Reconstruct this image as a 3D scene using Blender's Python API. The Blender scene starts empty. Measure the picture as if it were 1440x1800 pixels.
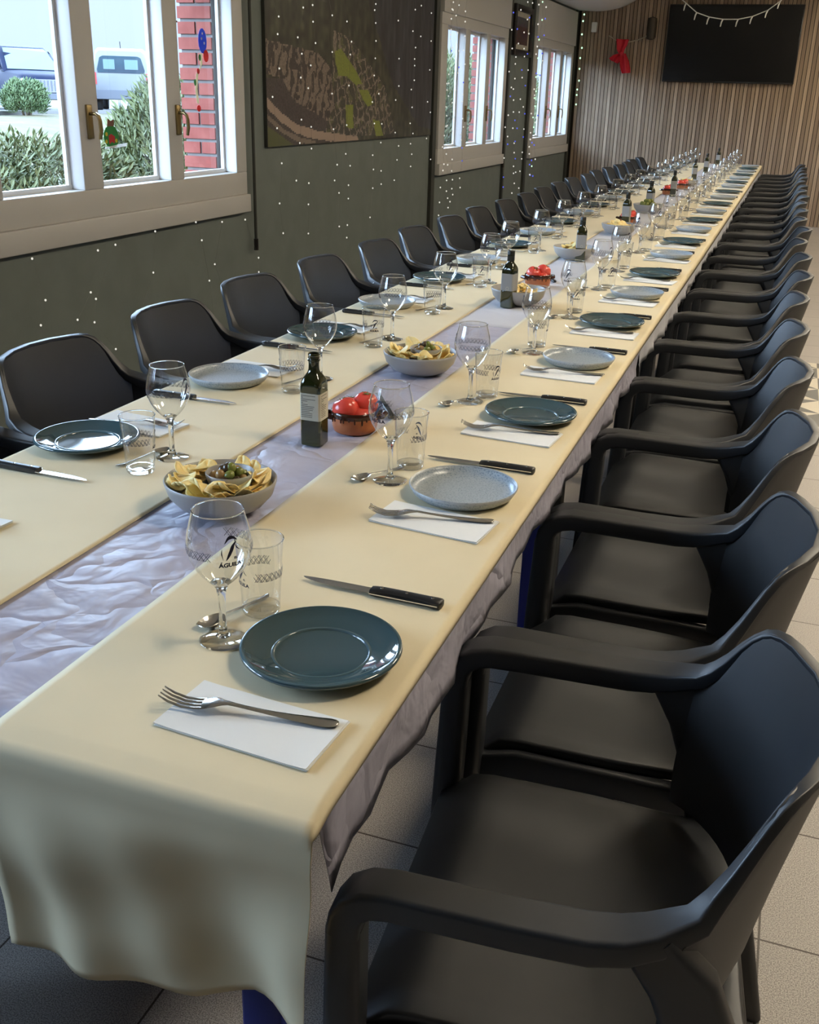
import bpy, math, random
from math import sin, cos, pi, radians, sqrt, atan2, exp
from mathutils import Vector, Matrix
random.seed(7)
C = bpy.context.scene.collection
SC = bpy.context.scene

# ------------------------------------------------------------------ camera
CAM_Z = 1.43
F_PX = 1786.29
Rr = Vector((0.94078825, 0.33788552, 0.02740160))
Rd = Vector((0.15215441, -0.34864921, -0.92482040))
Rf = Vector((-0.30292987, 0.87422944, -0.37941585))
cam = bpy.data.cameras.new('camera')
co = bpy.data.objects.new('camera', cam); C.objects.link(co)
m = Matrix.Identity(4)
for i in range(3):
    m[i][0] = Rr[i]; m[i][1] = -Rd[i]; m[i][2] = -Rf[i]
m[2][3] = CAM_Z
co.matrix_world = m
cam.sensor_fit = 'VERTICAL'; cam.sensor_height = 36.0
cam.lens = F_PX * 36.0 / 1800.0
cam.clip_start = 0.02; cam.clip_end = 300
SC.camera = co
# ------------------------------------------------------------------ world, exposure
SC.view_settings.view_transform = 'Standard'
SC.view_settings.look = 'None'
SC.view_settings.exposure = 0.18
SC.view_settings.gamma = 1.0
SC.view_settings.use_curve_mapping = False
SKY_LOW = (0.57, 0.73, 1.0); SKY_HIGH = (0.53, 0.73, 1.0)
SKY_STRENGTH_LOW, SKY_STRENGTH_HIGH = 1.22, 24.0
LAMP_STRENGTH = 35.0
LAMP_COLOR = (1.0, 0.87, 0.67)
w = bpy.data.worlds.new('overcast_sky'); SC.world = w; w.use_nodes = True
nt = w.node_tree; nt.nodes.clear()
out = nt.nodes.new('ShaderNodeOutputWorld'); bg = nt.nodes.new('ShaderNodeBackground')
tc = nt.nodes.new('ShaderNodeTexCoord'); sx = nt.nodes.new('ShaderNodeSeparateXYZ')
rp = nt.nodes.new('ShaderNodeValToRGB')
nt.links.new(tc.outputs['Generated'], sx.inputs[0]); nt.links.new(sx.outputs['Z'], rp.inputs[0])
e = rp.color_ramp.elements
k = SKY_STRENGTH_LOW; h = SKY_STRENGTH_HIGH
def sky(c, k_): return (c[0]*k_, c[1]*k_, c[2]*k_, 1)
# pale horizon, unseen brighter band above shaped to light the room, dimmer zenith
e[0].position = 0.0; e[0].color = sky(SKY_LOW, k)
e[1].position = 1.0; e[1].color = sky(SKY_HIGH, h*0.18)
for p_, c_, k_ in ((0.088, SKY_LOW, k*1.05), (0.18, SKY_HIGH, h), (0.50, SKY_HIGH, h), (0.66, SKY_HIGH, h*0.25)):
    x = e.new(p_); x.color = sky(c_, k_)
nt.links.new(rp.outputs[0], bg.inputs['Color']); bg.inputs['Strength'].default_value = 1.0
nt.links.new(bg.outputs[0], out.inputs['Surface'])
cy = SC.cycles
cy.use_denoising = True
cy.max_bounces = 10; cy.transparent_max_bounces = 32; cy.transmission_bounces = 10; cy.glossy_bounces = 5; cy.diffuse_bounces = 4
cy.caustics_reflective = False; cy.caustics_refractive = True
cy.sample_clamp_indirect = 6.0

# window bays along the wall x = WX : near edge y of each casing
WX = -2.92
WIN_W = 2.17
WINS = [-0.6, 3.21, 8.82, 12.165]
for i, y0 in enumerate(WINS):          # portals only guide sky sampling through the openings
    L = bpy.data.lights.new('window_portal', 'AREA'); L.shape = 'RECTANGLE'
    L.size = 1.0; L.size_y = 2.0; L.cycles.is_portal = True
    o = bpy.data.objects.new('window_portal', L); C.objects.link(o)
    o.location = (WX - 0.10, y0 + WIN_W/2, 1.5)
    o.rotation_euler = (0, radians(-90), 0)
    o['kind'] = 'helper'

# ------------------------------------------------------------------ materials
MATS = {}
def mat(name, color=(0.5, 0.5, 0.5), rough=0.5, metal=0.0, spec=0.5, **kw):
    m = bpy.data.materials.new(name); m.use_nodes = True
    b = m.node_tree.nodes['Principled BSDF']
    b.inputs['Base Color'].default_value = (*color, 1)
    b.inputs['Roughness'].default_value = rough
    b.inputs['Metallic'].default_value = metal
    b.inputs['Specular IOR Level'].default_value = spec
    for k_, v in kw.items():
        b.inputs[k_].default_value = v
    MATS[name] = m
    return m
def nodes(m):
    return m.node_tree.nodes, m.node_tree.links, m.node_tree.nodes['Principled BSDF']
def add_noise(m, c1, c2, scale=20, detail=4, lo=0.35, hi=0.65, coord='Object', stretch=None, bump=0.0, bscale=None, dist=0.002):
    n, l, b = nodes(m)
    t = n.new('ShaderNodeTexCoord'); tx = n.new('ShaderNodeTexNoise')
    src = t.outputs[coord]
    if stretch:
        mp = n.new('ShaderNodeMapping'); mp.inputs['Scale'].default_value = stretch
        l.new(src, mp.inputs[0]); src = mp.outputs[0]
    l.new(src, tx.inputs['Vector']); tx.inputs['Scale'].default_value = scale; tx.inputs['Detail'].default_value = detail
    r = n.new('ShaderNodeValToRGB'); l.new(tx.outputs['Fac'], r.inputs[0])
    r.color_ramp.elements[0].position = lo; r.color_ramp.elements[0].color = (*c1, 1)
    r.color_ramp.elements[1].position = hi; r.color_ramp.elements[1].color = (*c2, 1)
    l.new(r.outputs[0], b.inputs['Base Color'])
    if bump:
        t2 = tx
        if bscale:
            t2 = n.new('ShaderNodeTexNoise'); l.new(src, t2.inputs['Vector'])
            t2.inputs['Scale'].default_value = bscale; t2.inputs['Detail'].default_value = detail
        bp = n.new('ShaderNodeBump'); bp.inputs['Strength'].default_value = bump; bp.inputs['Distance'].default_value = dist
        l.new(t2.outputs['Fac'], bp.inputs['Height']); l.new(bp.outputs[0], b.inputs['Normal'])
    return m
M = MATS
add_noise(mat('green_wall', rough=0.6), (0.178, 0.202, 0.186), (0.198, 0.225, 0.207), scale=6, bump=0.25, bscale=90, dist=0.001)
mat('dark_post', (0.05, 0.052, 0.042), 0.6)
mat('cream_frame', (0.64, 0.62, 0.59), 0.45)
mat('white_plaster', (0.75, 0.74, 0.71), 0.7)
mat('cream_wall', (0.62, 0.56, 0.46), 0.7)
mat('mortar', (0.16, 0.145, 0.135), 0.9)
add_noise(mat('brick', rough=0.85), (0.22, 0.050, 0.036), (0.28, 0.078, 0.058), scale=9, bump=0.3, bscale=60)
mat('brass', (0.30, 0.22, 0.10), 0.3, 1.0)
mat('black_plastic', (0.012, 0.012, 0.013), 0.35)
mat('white_plastic', (0.72, 0.72, 0.70), 0.4)
mat('chair_plastic', (0.020, 0.021, 0.023), 0.46, 0, 0.85)
add_noise(M['chair_plastic'], (0.009, 0.011, 0.015), (0.011, 0.013, 0.017), scale=30, bump=0.10, bscale=900, dist=0.0006)
mat('steel', (0.78, 0.76, 0.72), 0.18, 1.0)
mat('blade_steel', (0.74, 0.74, 0.74), 0.25, 1.0)
mat('handle_black', (0.012, 0.012, 0.013), 0.38)
mat('teal_glaze', (0.042, 0.082, 0.098), 0.06, 0, 0.6, **{'Coat Weight': 0.5, 'Coat Roughness': 0.04})
mat('teal_rim', (0.075, 0.125, 0.145), 0.1, 0, 0.6)
add_noise(mat('stone_glaze', rough=0.28), (0.20, 0.25, 0.30), (0.37, 0.42, 0.46), scale=330, detail=2, lo=0.34, hi=0.5)
add_noise(mat('stone_rim', rough=0.3), (0.30, 0.34, 0.38), (0.42, 0.45, 0.48), scale=150, lo=0.3, hi=0.5)
mat('bowl_grey', (0.33, 0.32, 0.31), 0.4)
mat('ramekin_dark', (0.10, 0.095, 0.09), 0.35)
add_noise(mat('terracotta', rough=0.3), (0.34, 0.095, 0.03), (0.44, 0.14, 0.05), scale=22)
mat('clay_glaze', (0.045, 0.014, 0.008), 0.12)
add_noise(mat('tomato_skin', rough=0.22), (0.70, 0.060, 0.045), (0.80, 0.115, 0.085), scale=14, **{})
mat('tomato_stem', (0.10, 0.16, 0.03), 0.6)
add_noise(mat('crisp_yellow', rough=0.5), (0.92, 0.68, 0.24), (0.97, 0.82, 0.42), scale=45, bump=0.35, bscale=120)
add_noise(mat('crisp_golden', rough=0.5), (0.86, 0.56, 0.15), (0.94, 0.72, 0.28), scale=45, bump=0.35, bscale=120)
mat('olive_green', (0.20, 0.22, 0.05), 0.25)
mat('olive_brown', (0.36, 0.22, 0.09), 0.25)
mat('olive_dark', (0.07, 0.045, 0.025), 0.2)
mat('napkin_paper', (0.80, 0.81, 0.80), 0.9)
mat('blue_metal', (0.012, 0.022, 0.22), 0.35)
mat('tabletop_board', (0.40, 0.30, 0.20), 0.6)
mat('decal_ink', (0.010, 0.010, 0.030), 0.5)
mat('decal_grey', (0.06, 0.06, 0.09), 0.5)
mat('bottle_cap', (0.012, 0.013, 0.010), 0.35)
add_noise(mat('label_paper', rough=0.7), (0.50, 0.46, 0.36), (0.56, 0.52, 0.42), scale=12)
mat('label_grey', (0.30, 0.30, 0.30), 0.6)
mat('label_text', (0.12, 0.11, 0.09), 0.7)
mat('tv_screen', (0.008, 0.008, 0.009), 0.16)
mat('tv_bezel', (0.01, 0.01, 0.011), 0.3)
mat('red_cloth', (0.62, 0.012, 0.030), 0.6)
mat('cord_beige', (0.45, 0.38, 0.28), 0.7)
mat('sconce_brown', (0.05, 0.035, 0.02), 0.5)
mat('frame_dark', (0.012, 0.008, 0.006), 0.4)
mat('wire_pale', (0.19, 0.20, 0.185), 0.6)
mat('wire_white', (0.75, 0.75, 0.72), 0.5)
mat('asphalt', (0.05, 0.05, 0.05), 0.9)
mat('kerb', (0.11, 0.105, 0.10), 0.9)
add_noise(mat('dry_grass', rough=0.95), (0.042, 0.038, 0.008), (0.075, 0.058, 0.016), scale=1.6, bump=0.4, bscale=8, dist=0.05)
add_noise(mat('oleander_leaf', rough=0.55), (0.042, 0.062, 0.015), (0.150, 0.170, 0.060), scale=7, lo=0.3, hi=0.7)
mat('bush_stem', (0.16, 0.12, 0.08), 0.9)
add_noise(mat('pine_leaf', rough=0.6), (0.04, 0.075, 0.02), (0.085, 0.125, 0.045), scale=5)
mat('car_blue', (0.004, 0.008, 0.026), 0.6, 0.0, 0.12)
mat('car_white', (0.13, 0.135, 0.145), 0.5, 0, 0.3)
mat('car_glass', (0.02, 0.04, 0.055), 0.05, 0, 0.8)
mat('car_glass_pale', (0.10, 0.15, 0.17), 0.08, 0, 0.6)
mat('chrome', (0.75, 0.76, 0.78), 0.12, 1.0)
mat('tyre', (0.02, 0.02, 0.02), 0.8)
mat('grey_plastic', (0.06, 0.065, 0.08), 0.6)
mat('tail_red', (0.35, 0.02, 0.02), 0.3)
mat('headlight', (0.7, 0.74, 0.78), 0.1)
for nme, col in (('sticker_red', (0.62, 0.03, 0.03)), ('sticker_blue', (0.02, 0.09, 0.55)), ('sticker_green', (0.03, 0.22, 0.05)),
                 ('sticker_yellow', (0.75, 0.60, 0.05)), ('sticker_white', (0.8, 0.8, 0.78)), ('sticker_brown', (0.22, 0.10, 0.06)),
                 ('sticker_orange', (0.75, 0.22, 0.05)), ('sticker_cream', (0.72, 0.66, 0.48))):
    m = mat(nme, col, 0.6)
    n, l, b = nodes(m)                       # thin film: lets daylight through in its own colour
    tl_ = n.new('ShaderNodeBsdfTranslucent'); tl_.inputs[0].default_value = (*col, 1); mx = n.new('ShaderNodeMixShader'); mx.inputs[0].default_value = 0.3
    l.new(b.outputs[0], mx.inputs[1]); l.new(tl_.outputs[0], mx.inputs[2]); l.new(mx.outputs[0], n['Material Output'].inputs['Surface'])

def emission(name, col, strength):
    m = bpy.data.materials.new(name); m.use_nodes = True
    n = m.node_tree.nodes; l = m.node_tree.links; n.clear()
    o = n.new('ShaderNodeOutputMaterial'); e_ = n.new('ShaderNodeEmission')
    e_.inputs[0].default_value = (*col, 1); e_.inputs[1].default_value = strength
    l.new(e_.outputs[0], o.inputs[0]); MATS[name] = m
emission('lamp_glow', LAMP_COLOR, LAMP_STRENGTH)
emission('bulb_white', (1.0, 0.97, 0.86), 0.72)
emission('bulb_green', (0.55, 1.0, 0.62), 1.4)
emission('bulb_blue', (0.12, 0.16, 1.0), 0.8)

def thin_glass(name, tint=(0.97, 0.98, 0.98), ior=1.5, gain=1.0, edge=1.0):
    """one-sheet glass: clear straight-through view plus Fresnel mirror"""
    m = bpy.data.materials.new(name); m.use_nodes = True
    n = m.node_tree.nodes; l = m.node_tree.links; n.clear()
    o = n.new('ShaderNodeOutputMaterial'); tr = n.new('ShaderNodeBsdfTransparent'); gl = n.new('ShaderNodeBsdfGlossy')
    lw = n.new('ShaderNodeLayerWeight'); lw.inputs['Blend'].default_value = 0.25
    rc = n.new('ShaderNodeValToRGB'); l.new(lw.outputs['Facing'], rc.inputs[0])
    rc.color_ramp.elements[0].position = 0.3; rc.color_ramp.elements[0].color = (*tint, 1)
    rc.color_ramp.elements[1].position = 1.0; rc.color_ramp.elements[1].color = (*[q*edge for q in tint], 1)
    l.new(rc.outputs[0], tr.inputs[0]); gl.inputs['Roughness'].default_value = 0.01; gl.inputs[0].default_value = (1, 1, 1, 1)
    fr = n.new('ShaderNodeFresnel'); ge = n.new('ShaderNodeNewGeometry'); mi = n.new('ShaderNodeMix'); mi.data_type = 'FLOAT'
    l.new(ge.outputs['Backfacing'], mi.inputs['Factor']); mi.inputs['A'].default_value = ior; mi.inputs['B'].default_value = 1.0/ior
    l.new(mi.outputs['Result'], fr.inputs['IOR'])
    mu = n.new('ShaderNodeMath'); mu.operation = 'MULTIPLY'; mu.inputs[1].default_value = gain; mu.use_clamp = True
    mx = n.new('ShaderNodeMixShader')
    l.new(fr.outputs[0], mu.inputs[0]); l.new(mu.outputs[0], mx.inputs[0])
    l.new(tr.outputs[0], mx.inputs[1]); l.new(gl.outputs[0], mx.inputs[2]); l.new(mx.outputs[0], o.inputs[0])
    MATS[name] = m; return m
thin_glass('pane_glass', (0.97, 0.985, 0.99), 1.45, 0.6)
thin_glass('cup_glass', (0.965, 0.97, 0.965), 1.5, 2.0, 0.55)
def solid_glass(name, col, ior=1.48, rough=0.0):
    m = mat(name, col, rough); b = m.node_tree.nodes['Principled BSDF']
    b.inputs['Transmission Weight'].default_value = 1.0; b.inputs['IOR'].default_value = ior
    return m
solid_glass('clear_glass', (0.97, 0.98, 0.97))
# green bottle glass holding dark oil: glossy surface over dark olive body
mat('bottle_green', (0.016, 0.020, 0.004), 0.06, 0, 0.7, **{'Coat Weight': 0.4})
add_noise(M['bottle_green'], (0.010, 0.012, 0.003), (0.035, 0.040, 0.006), scale=9)

# cream paper
m = mat('cream_paper', (0.70, 0.615, 0.40), 0.75, 0, 0.3)
add_noise(m, (0.71, 0.61, 0.41), (0.76, 0.66, 0.45), scale=3.0, bump=0.12, bscale=14, dist=0.003)
# crinkled satin cloth
def satin(name, c1, c2, crinkle):
    m = mat(name, c1, 0.42, 0, 0.4)
    n, l, b = nodes(m)
    t = n.new('ShaderNodeTexCoord'); mp = n.new('ShaderNodeMapping'); l.new(t.outputs['Object'], mp.inputs[0])
    nz = n.new('ShaderNodeTexNoise'); nz.inputs['Scale'].default_value = 5; nz.inputs['Detail'].default_value = 3
    l.new(mp.outputs[0], nz.inputs['Vector'])
    mx = n.new('ShaderNodeMix'); mx.data_type = 'VECTOR'; mx.inputs['Factor'].default_value = 0.22
    l.new(mp.outputs[0], mx.inputs['A']); l.new(nz.outputs['Color'], mx.inputs['B'])
    vo = n.new('ShaderNodeTexVoronoi'); vo.feature = 'DISTANCE_TO_EDGE'; vo.inputs['Scale'].default_value = 10
    l.new(mx.outputs['Result'], vo.inputs['Vector'])
    nz2 = n.new('ShaderNodeTexNoise'); nz2.inputs['Scale'].default_value = 12; nz2.inputs['Detail'].default_value = 3; nz2.inputs['Distortion'].default_value = 0.4
    l.new(mp.outputs[0], nz2.inputs['Vector'])
    sm = n.new('ShaderNodeMath'); sm.operation = 'SMOOTH_MIN'; sm.inputs[1].default_value = 0.16; sm.inputs[2].default_value = 0.12
    l.new(vo.outputs['Distance'], sm.inputs[0])
    ad = n.new('ShaderNodeMath'); ad.operation = 'MULTIPLY_ADD'; l.new(nz2.outputs['Fac'], ad.inputs[0]); ad.inputs[1].default_value = 0.55; l.new(sm.outputs[0], ad.inputs[2])
    bp = n.new('ShaderNodeBump'); bp.inputs['Strength'].default_value = crinkle; bp.inputs['Distance'].default_value = 0.016
    l.new(ad.outputs[0], bp.inputs['Height']); l.new(bp.outputs[0], b.inputs['Normal'])
    r = n.new('ShaderNodeValToRGB'); r.color_ramp.elements[0].color = (*c1, 1); r.color_ramp.elements[1].color = (*c2, 1)
    r.color_ramp.elements[0].position = .3; r.color_ramp.elements[1].position = .7
    l.new(nz.outputs['Fac'], r.inputs[0]); l.new(r.outputs[0], b.inputs['Base Color'])
    return m
satin('satin_lilac', (0.42, 0.405, 0.50), (0.49, 0.47, 0.56), 0.9)
satin('satin_white', (0.60, 0.60, 0.66), (0.66, 0.66, 0.70), 0.25)
# floor: speckled stone tiles 0.32 x 0.339
m = mat('floor_tile', (0.3, 0.28, 0.26), 0.42, 0, 0.4)
n, l, b = nodes(m)
t = n.new('ShaderNodeTexCoord'); mp = n.new('ShaderNodeMapping'); l.new(t.outputs['Object'], mp.inputs[0])
mp.inputs['Location'].default_value = (0.161, -1.59 + 0.339*20, 0)
br = n.new('ShaderNodeTexBrick'); br.offset = 0; br.squash = 1
br.inputs['Scale'].default_value = 1.0; br.inputs['Brick Width'].default_value = 0.32; br.inputs['Row Height'].default_value = 0.339
br.inputs['Mortar Size'].default_value = 0.0022; br.inputs['Mortar Smooth'].default_value = 0.1
br.inputs['Color1'].default_value = (1, 1, 1, 1); br.inputs['Color2'].default_value = (0.93, 0.93, 0.93, 1); br.inputs['Mortar'].default_value = (0.16, 0.13, 0.11, 1)
l.new(mp.outputs[0], br.inputs['Vector'])
sp = n.new('ShaderNodeTexNoise'); sp.inputs['Scale'].default_value = 420; sp.inputs['Detail'].default_value = 2; l.new(t.outputs['Object'], sp.inputs['Vector'])
r = n.new('ShaderNodeValToRGB'); l.new(sp.outputs['Fac'], r.inputs[0])
r.color_ramp.elements[0].position = 0.38; r.color_ramp.elements[0].color = (0.20, 0.18, 0.17, 1)
r.color_ramp.elements[1].position = 0.6; r.color_ramp.elements[1].color = (0.50, 0.46, 0.42, 1)
mu = n.new('ShaderNodeMix'); mu.data_type = 'RGBA'; mu.blend_type = 'MULTIPLY'; mu.inputs['Factor'].default_value = 1
l.new(r.outputs[0], mu.inputs['A']); l.new(br.outputs['Color'], mu.inputs['B']); l.new(mu.outputs['Result'], b.inputs['Base Color'])
bp = n.new('ShaderNodeBump'); bp.inputs['Strength'].default_value = 0.15; bp.inputs['Distance'].default_value = 0.001
l.new(sp.outputs['Fac'], bp.inputs['Height']); l.new(bp.outputs[0], b.inputs['Normal'])
# slat wood: attribute gives each slat its tone
m = mat('slat_wood', (0.2, 0.14, 0.09), 0.55, 0, 0.35)
n, l, b = nodes(m)
at_ = n.new('ShaderNodeAttribute'); at_.attribute_name = 'tone'
t = n.new('ShaderNodeTexCoord'); mp = n.new('ShaderNodeMapping'); mp.inputs['Scale'].default_value = (40, 40, 1.5); l.new(t.outputs['Object'], mp.inputs[0])
nz = n.new('ShaderNodeTexNoise'); nz.inputs['Scale'].default_value = 1.0; nz.inputs['Detail'].default_value = 5; l.new(mp.outputs[0], nz.inputs['Vector'])
r = n.new('ShaderNodeValToRGB'); l.new(nz.outputs['Fac'], r.inputs[0])
r.color_ramp.elements[0].position = 0.3; r.color_ramp.elements[0].color = (0.7, 0.68, 0.66, 1); r.color_ramp.elements[1].position = 0.7; r.color_ramp.elements[1].color = (1, 1, 1, 1)
mu = n.new('ShaderNodeMix'); mu.data_type = 'RGBA'; mu.blend_type = 'MULTIPLY'; mu.inputs['Factor'].default_value = 1
l.new(at_.outputs['Color'], mu.inputs['A']); l.new(r.outputs[0], mu.inputs['B']); l.new(mu.outputs['Result'], b.inputs['Base Color'])
mat('slat_backing', (0.035, 0.027, 0.021), 0.9)
# vertex-colour print (poster, framed photograph)
def attr_mat(name, rough):
    m = mat(name, (0.1, 0.1, 0.1), rough); n, l, b = nodes(m)
    a = n.new('ShaderNodeAttribute'); a.attribute_name = 'tone'; l.new(a.outputs['Color'], b.inputs['Base Color'])
attr_mat('poster_print', 0.38)
attr_mat('mosaic_tile', 0.4)

# ------------------------------------------------------------------ mesh helpers
class MB:
    def __init__(s): s.v = []; s.f = []; s.mi = []; s.cur = 0; s.tone = []; s.tc = None
    def face(s, idx):
        s.f.append(tuple(idx)); s.mi.append(s.cur); s.tone.append(s.tc)
    def box(s, x0, x1, y0, y1, z0, z1):
        b = len(s.v)
        s.v += [(x0,y0,z0),(x1,y0,z0),(x1,y1,z0),(x0,y1,z0),(x0,y0,z1),(x1,y0,z1),(x1,y1,z1),(x0,y1,z1)]
        for q in ((0,3,2,1),(4,5,6,7),(0,1,5,4),(1,2,6,5),(2,3,7,6),(3,0,4,7)): s.face([b+i for i in q])
        return s
    def poly(s, pts):
        b = len(s.v); s.v += [tuple(p) for p in pts]; s.face(range(b, b+len(pts))); return s
    def rings(s, rings, close=True, cap0=True, cap1=True):
        b = len(s.v); n_ = len(rings[0])
        for r_ in rings: s.v += [tuple(p) for p in r_]
        for i in range(len(rings)-1):
            for j in range(n_ if close else n_-1):
                a = b+i*n_+j; c = b+i*n_+(j+1) % n_
                s.face((a, c, c+n_, a+n_))
        if cap0: s.face([b+j for j in range(n_)][::-1])
        if cap1: s.face([b+(len(rings)-1)*n_+j for j in range(n_)])
        return s
    def lathe(s, prof, seg=32, c=(0,0,0), cap0=False, cap1=False):
        rr = []
        for r_, z in prof:
            rr.append([(c[0]+max(r_,1e-5)*cos(2*pi*j/seg), c[1]+max(r_,1e-5)*sin(2*pi*j/seg), c[2]+z) for j in range(seg)])
        return s.rings(rr, True, cap0, cap1)
    def tube(s, pts, r, seg=8):
        pts = [Vector(p) for p in pts]; rr = []; pn = None
        for i, p in enumerate(pts):
            t = (pts[min(i+1, len(pts)-1)] - pts[max(i-1, 0)]).normalized()
            if pn is None:
                a = Vector((0,0,1)) if abs(t.z) < 0.9 else Vector((1,0,0)); nn = t.cross(a).normalized()
            else:
                nn = (pn - t*pn.dot(t)).normalized()
            pn = nn; bb = t.cross(nn)
            ra = r[i] if isinstance(r, (list, tuple)) else r
            rr.append([p + nn*ra*cos(2*pi*j/seg) + bb*ra*sin(2*pi*j/seg) for j in range(seg)])
        return s.rings(rr)
    def sweep(s, pts, w, h, rnd=0.4, lat=(0,1,0), seg=4):
        """rounded-rectangle section swept along pts; w along lat, h across"""
        pts = [Vector(p) for p in pts]; lat = Vector(lat); rr = []
        for i, p in enumerate(pts):
            t = (pts[min(i+1, len(pts)-1)] - pts[max(i-1, 0)]).normalized()
            la = (lat - t*lat.dot(t)).normalized(); nn = t.cross(la).normalized()
            wi = w[i] if isinstance(w, (list, tuple)) else w; hi = h[i] if isinstance(h, (list, tuple)) else h
            rad = min(wi, hi)*rnd; ring = []
            for cx, cy_, a0 in ((1,1,0),(-1,1,90),(-1,-1,180),(1,-1,270)):
                for q in range(seg+1):
                    a = radians(a0 + 90*q/seg)
                    ring.append(p + la*(cx*(wi/2-rad) + rad*cos(a)) + nn*(cy_*(hi/2-rad) + rad*sin(a)))
            rr.append(ring)
        return s.rings(rr)
    def grid(s, P):
        b = len(s.v); n_ = len(P[0])
        for r_ in P: s.v += [tuple(p) for p in r_]
        for i in range(len(P)-1):
            for j in range(n_-1):
                a = b+i*n_+j; s.face((a, a+1, a+n_+1, a+n_))
        return s
    def shell(s, P, th):
        """grid thickened along its normals"""
        R_, Cn = len(P), len(P[0])
        P = [[Vector(p) for p in r_] for r_ in P]; Q = []
        for i in range(R_):
            row = []
            for j in range(Cn):
                du = P[i][min(j+1, Cn-1)] - P[i][max(j-1, 0)]; dv = P[min(i+1, R_-1)][j] - P[max(i-1, 0)][j]
                nn = du.cross(dv)
                nn = nn.normalized() if nn.length > 1e-12 else Vector((0,0,1))
                row.append(P[i][j] + nn*th)
            Q.append(row)
        b = len(s.v); n_ = Cn
        for r_ in P: s.v += [tuple(p) for p in r_]
        c = len(s.v)
        for r_ in Q: s.v += [tuple(p) for p in r_]
        for i in range(R_-1):
            for j in range(Cn-1):
                a = b+i*n_+j; s.face((a, a+n_, a+n_+1, a+1))
                a = c+i*n_+j; s.face((a, a+1, a+n_+1, a+n_))
        def strip(ids):
            for p, q in zip(ids[:-1], ids[1:]): s.face((b+p, b+q, c+q, c+p))
        strip([j for j in range(Cn)]); strip([(R_-1)*n_+j for j in range(Cn)][::-1])
        strip([i*n_ for i in range(R_)][::-1]); strip([i*n_+Cn-1 for i in range(R_)])
        return s
    def ball(s, c, rx, ry=None, rz=None, seg=14, rg=8, fn=None):
        ry = rx if ry is None else ry; rz = rx if rz is None else rz; rr = []
        for i in range(rg+1):
            ph = -pi/2 + pi*i/rg
            ring = []
            for j in range(seg):
                a = 2*pi*j/seg; k_ = fn(a, ph) if fn else 1
                ring.append((c[0]+rx*k_*max(cos(ph),1e-3)*cos(a), c[1]+ry*k_*max(cos(ph),1e-3)*sin(a), c[2]+rz*k_*sin(ph)))
            rr.append(ring)
        return s.rings(rr)
    def build(s, name, m, parent=None, smooth=True, ang=40):
        me = bpy.data.meshes.new(name)
        me.from_pydata(s.v, [], s.f)
        ml = m if isinstance(m, (list, tuple)) else [m]
        for q in ml: me.materials.append(MATS[q] if isinstance(q, str) else q)
        if len(ml) > 1: me.polygons.foreach_set('material_index', s.mi)
        if any(t_ is not None for t_ in s.tone):
            at2 = me.attributes.new('tone', 'FLOAT_COLOR', 'FACE')
            flat = []
            for t_ in s.tone: flat += [*(t_ or (0, 0, 0)), 1.0]
            at2.data.foreach_set('color', flat)
        me.update()
        if smooth:
            me.polygons.foreach_set('use_smooth', [True]*len(me.polygons))
            if ang < 180: me.set_sharp_from_angle(angle=radians(ang))
        o = bpy.data.objects.new(name, me); C.objects.link(o)
        if parent is not None: o.parent = parent
        return o
def bake(o, *mods):
    """apply bevel / subdivision once on the first of a kind"""
    for kind, kw in mods:
        md = o.modifiers.new(kind.lower(), kind)
        for k_, v in kw.items(): setattr(md, k_, v)
    dg = bpy.context.evaluated_depsgraph_get()
    me = bpy.data.meshes.new_from_object(o.evaluated_get(dg)); nm = o.data.name
    o.modifiers.clear(); old = o.data; o.data = me; bpy.data.meshes.remove(old); me.name = nm
    me.polygons.foreach_set('use_smooth', [True]*len(me.polygons)); me.set_sharp_from_angle(angle=radians(50))
    return o
BEV = lambda wd, sg=2: ('BEVEL', dict(width=wd, segments=sg, limit_method='ANGLE', angle_limit=radians(50)))
def tag(o, label, cat, group=None, kind=None):
    o['label'] = label; o['category'] = cat
    if group: o['group'] = group
    if kind: o['kind'] = kind
    return o
def struct(o, label=None, cat=None):
    o['kind'] = 'structure'
    if label: o['label'] = label
    if cat: o['category'] = cat
    return o
def thing(name, label, cat, loc=(0,0,0), rz=0, group=None):
    o = bpy.data.objects.new(name, None); o.empty_display_size = 0.05; C.objects.link(o)
    o.location = loc; o.rotation_euler = (0, 0, rz); tag(o, label, cat, group)
    return o
def dup(root, loc=None, rz=None, label=None, group=None):
    r_ = root.copy(); C.objects.link(r_)
    if loc is not None: r_.location = loc
    if rz is not None: r_.rotation_euler = (0, 0, rz)
    if label: r_['label'] = label
    if group: r_['group'] = group
    for ch in list(root.children):
        c = ch.copy(); C.objects.link(c); c.parent = r_
        for g in list(ch.children):
            d = g.copy(); C.objects.link(d); d.parent = c
    return r_
ORD = ['first','second','third','fourth','fifth','sixth','seventh','eighth','ninth','tenth','eleventh','twelfth','thirteenth','fourteenth',
       'fifteenth','sixteenth','seventeenth','eighteenth','nineteenth','twentieth','twenty-first','twenty-second','twenty-third']
def lerp(a, b, t): return a + (b-a)*t
def interp(x, pts):
    if x <= pts[0][0]: return pts[0][1]
    for (a, va), (b, vb) in zip(pts[:-1], pts[1:]):
        if x <= b: return va + (vb-va)*(x-a)/(b-a)
    return pts[-1][1]
def sstep(a, b, x):
    t_ = min(1, max(0, (x-a)/(b-a))); return t_*t_*(3-2*t_)

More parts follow.
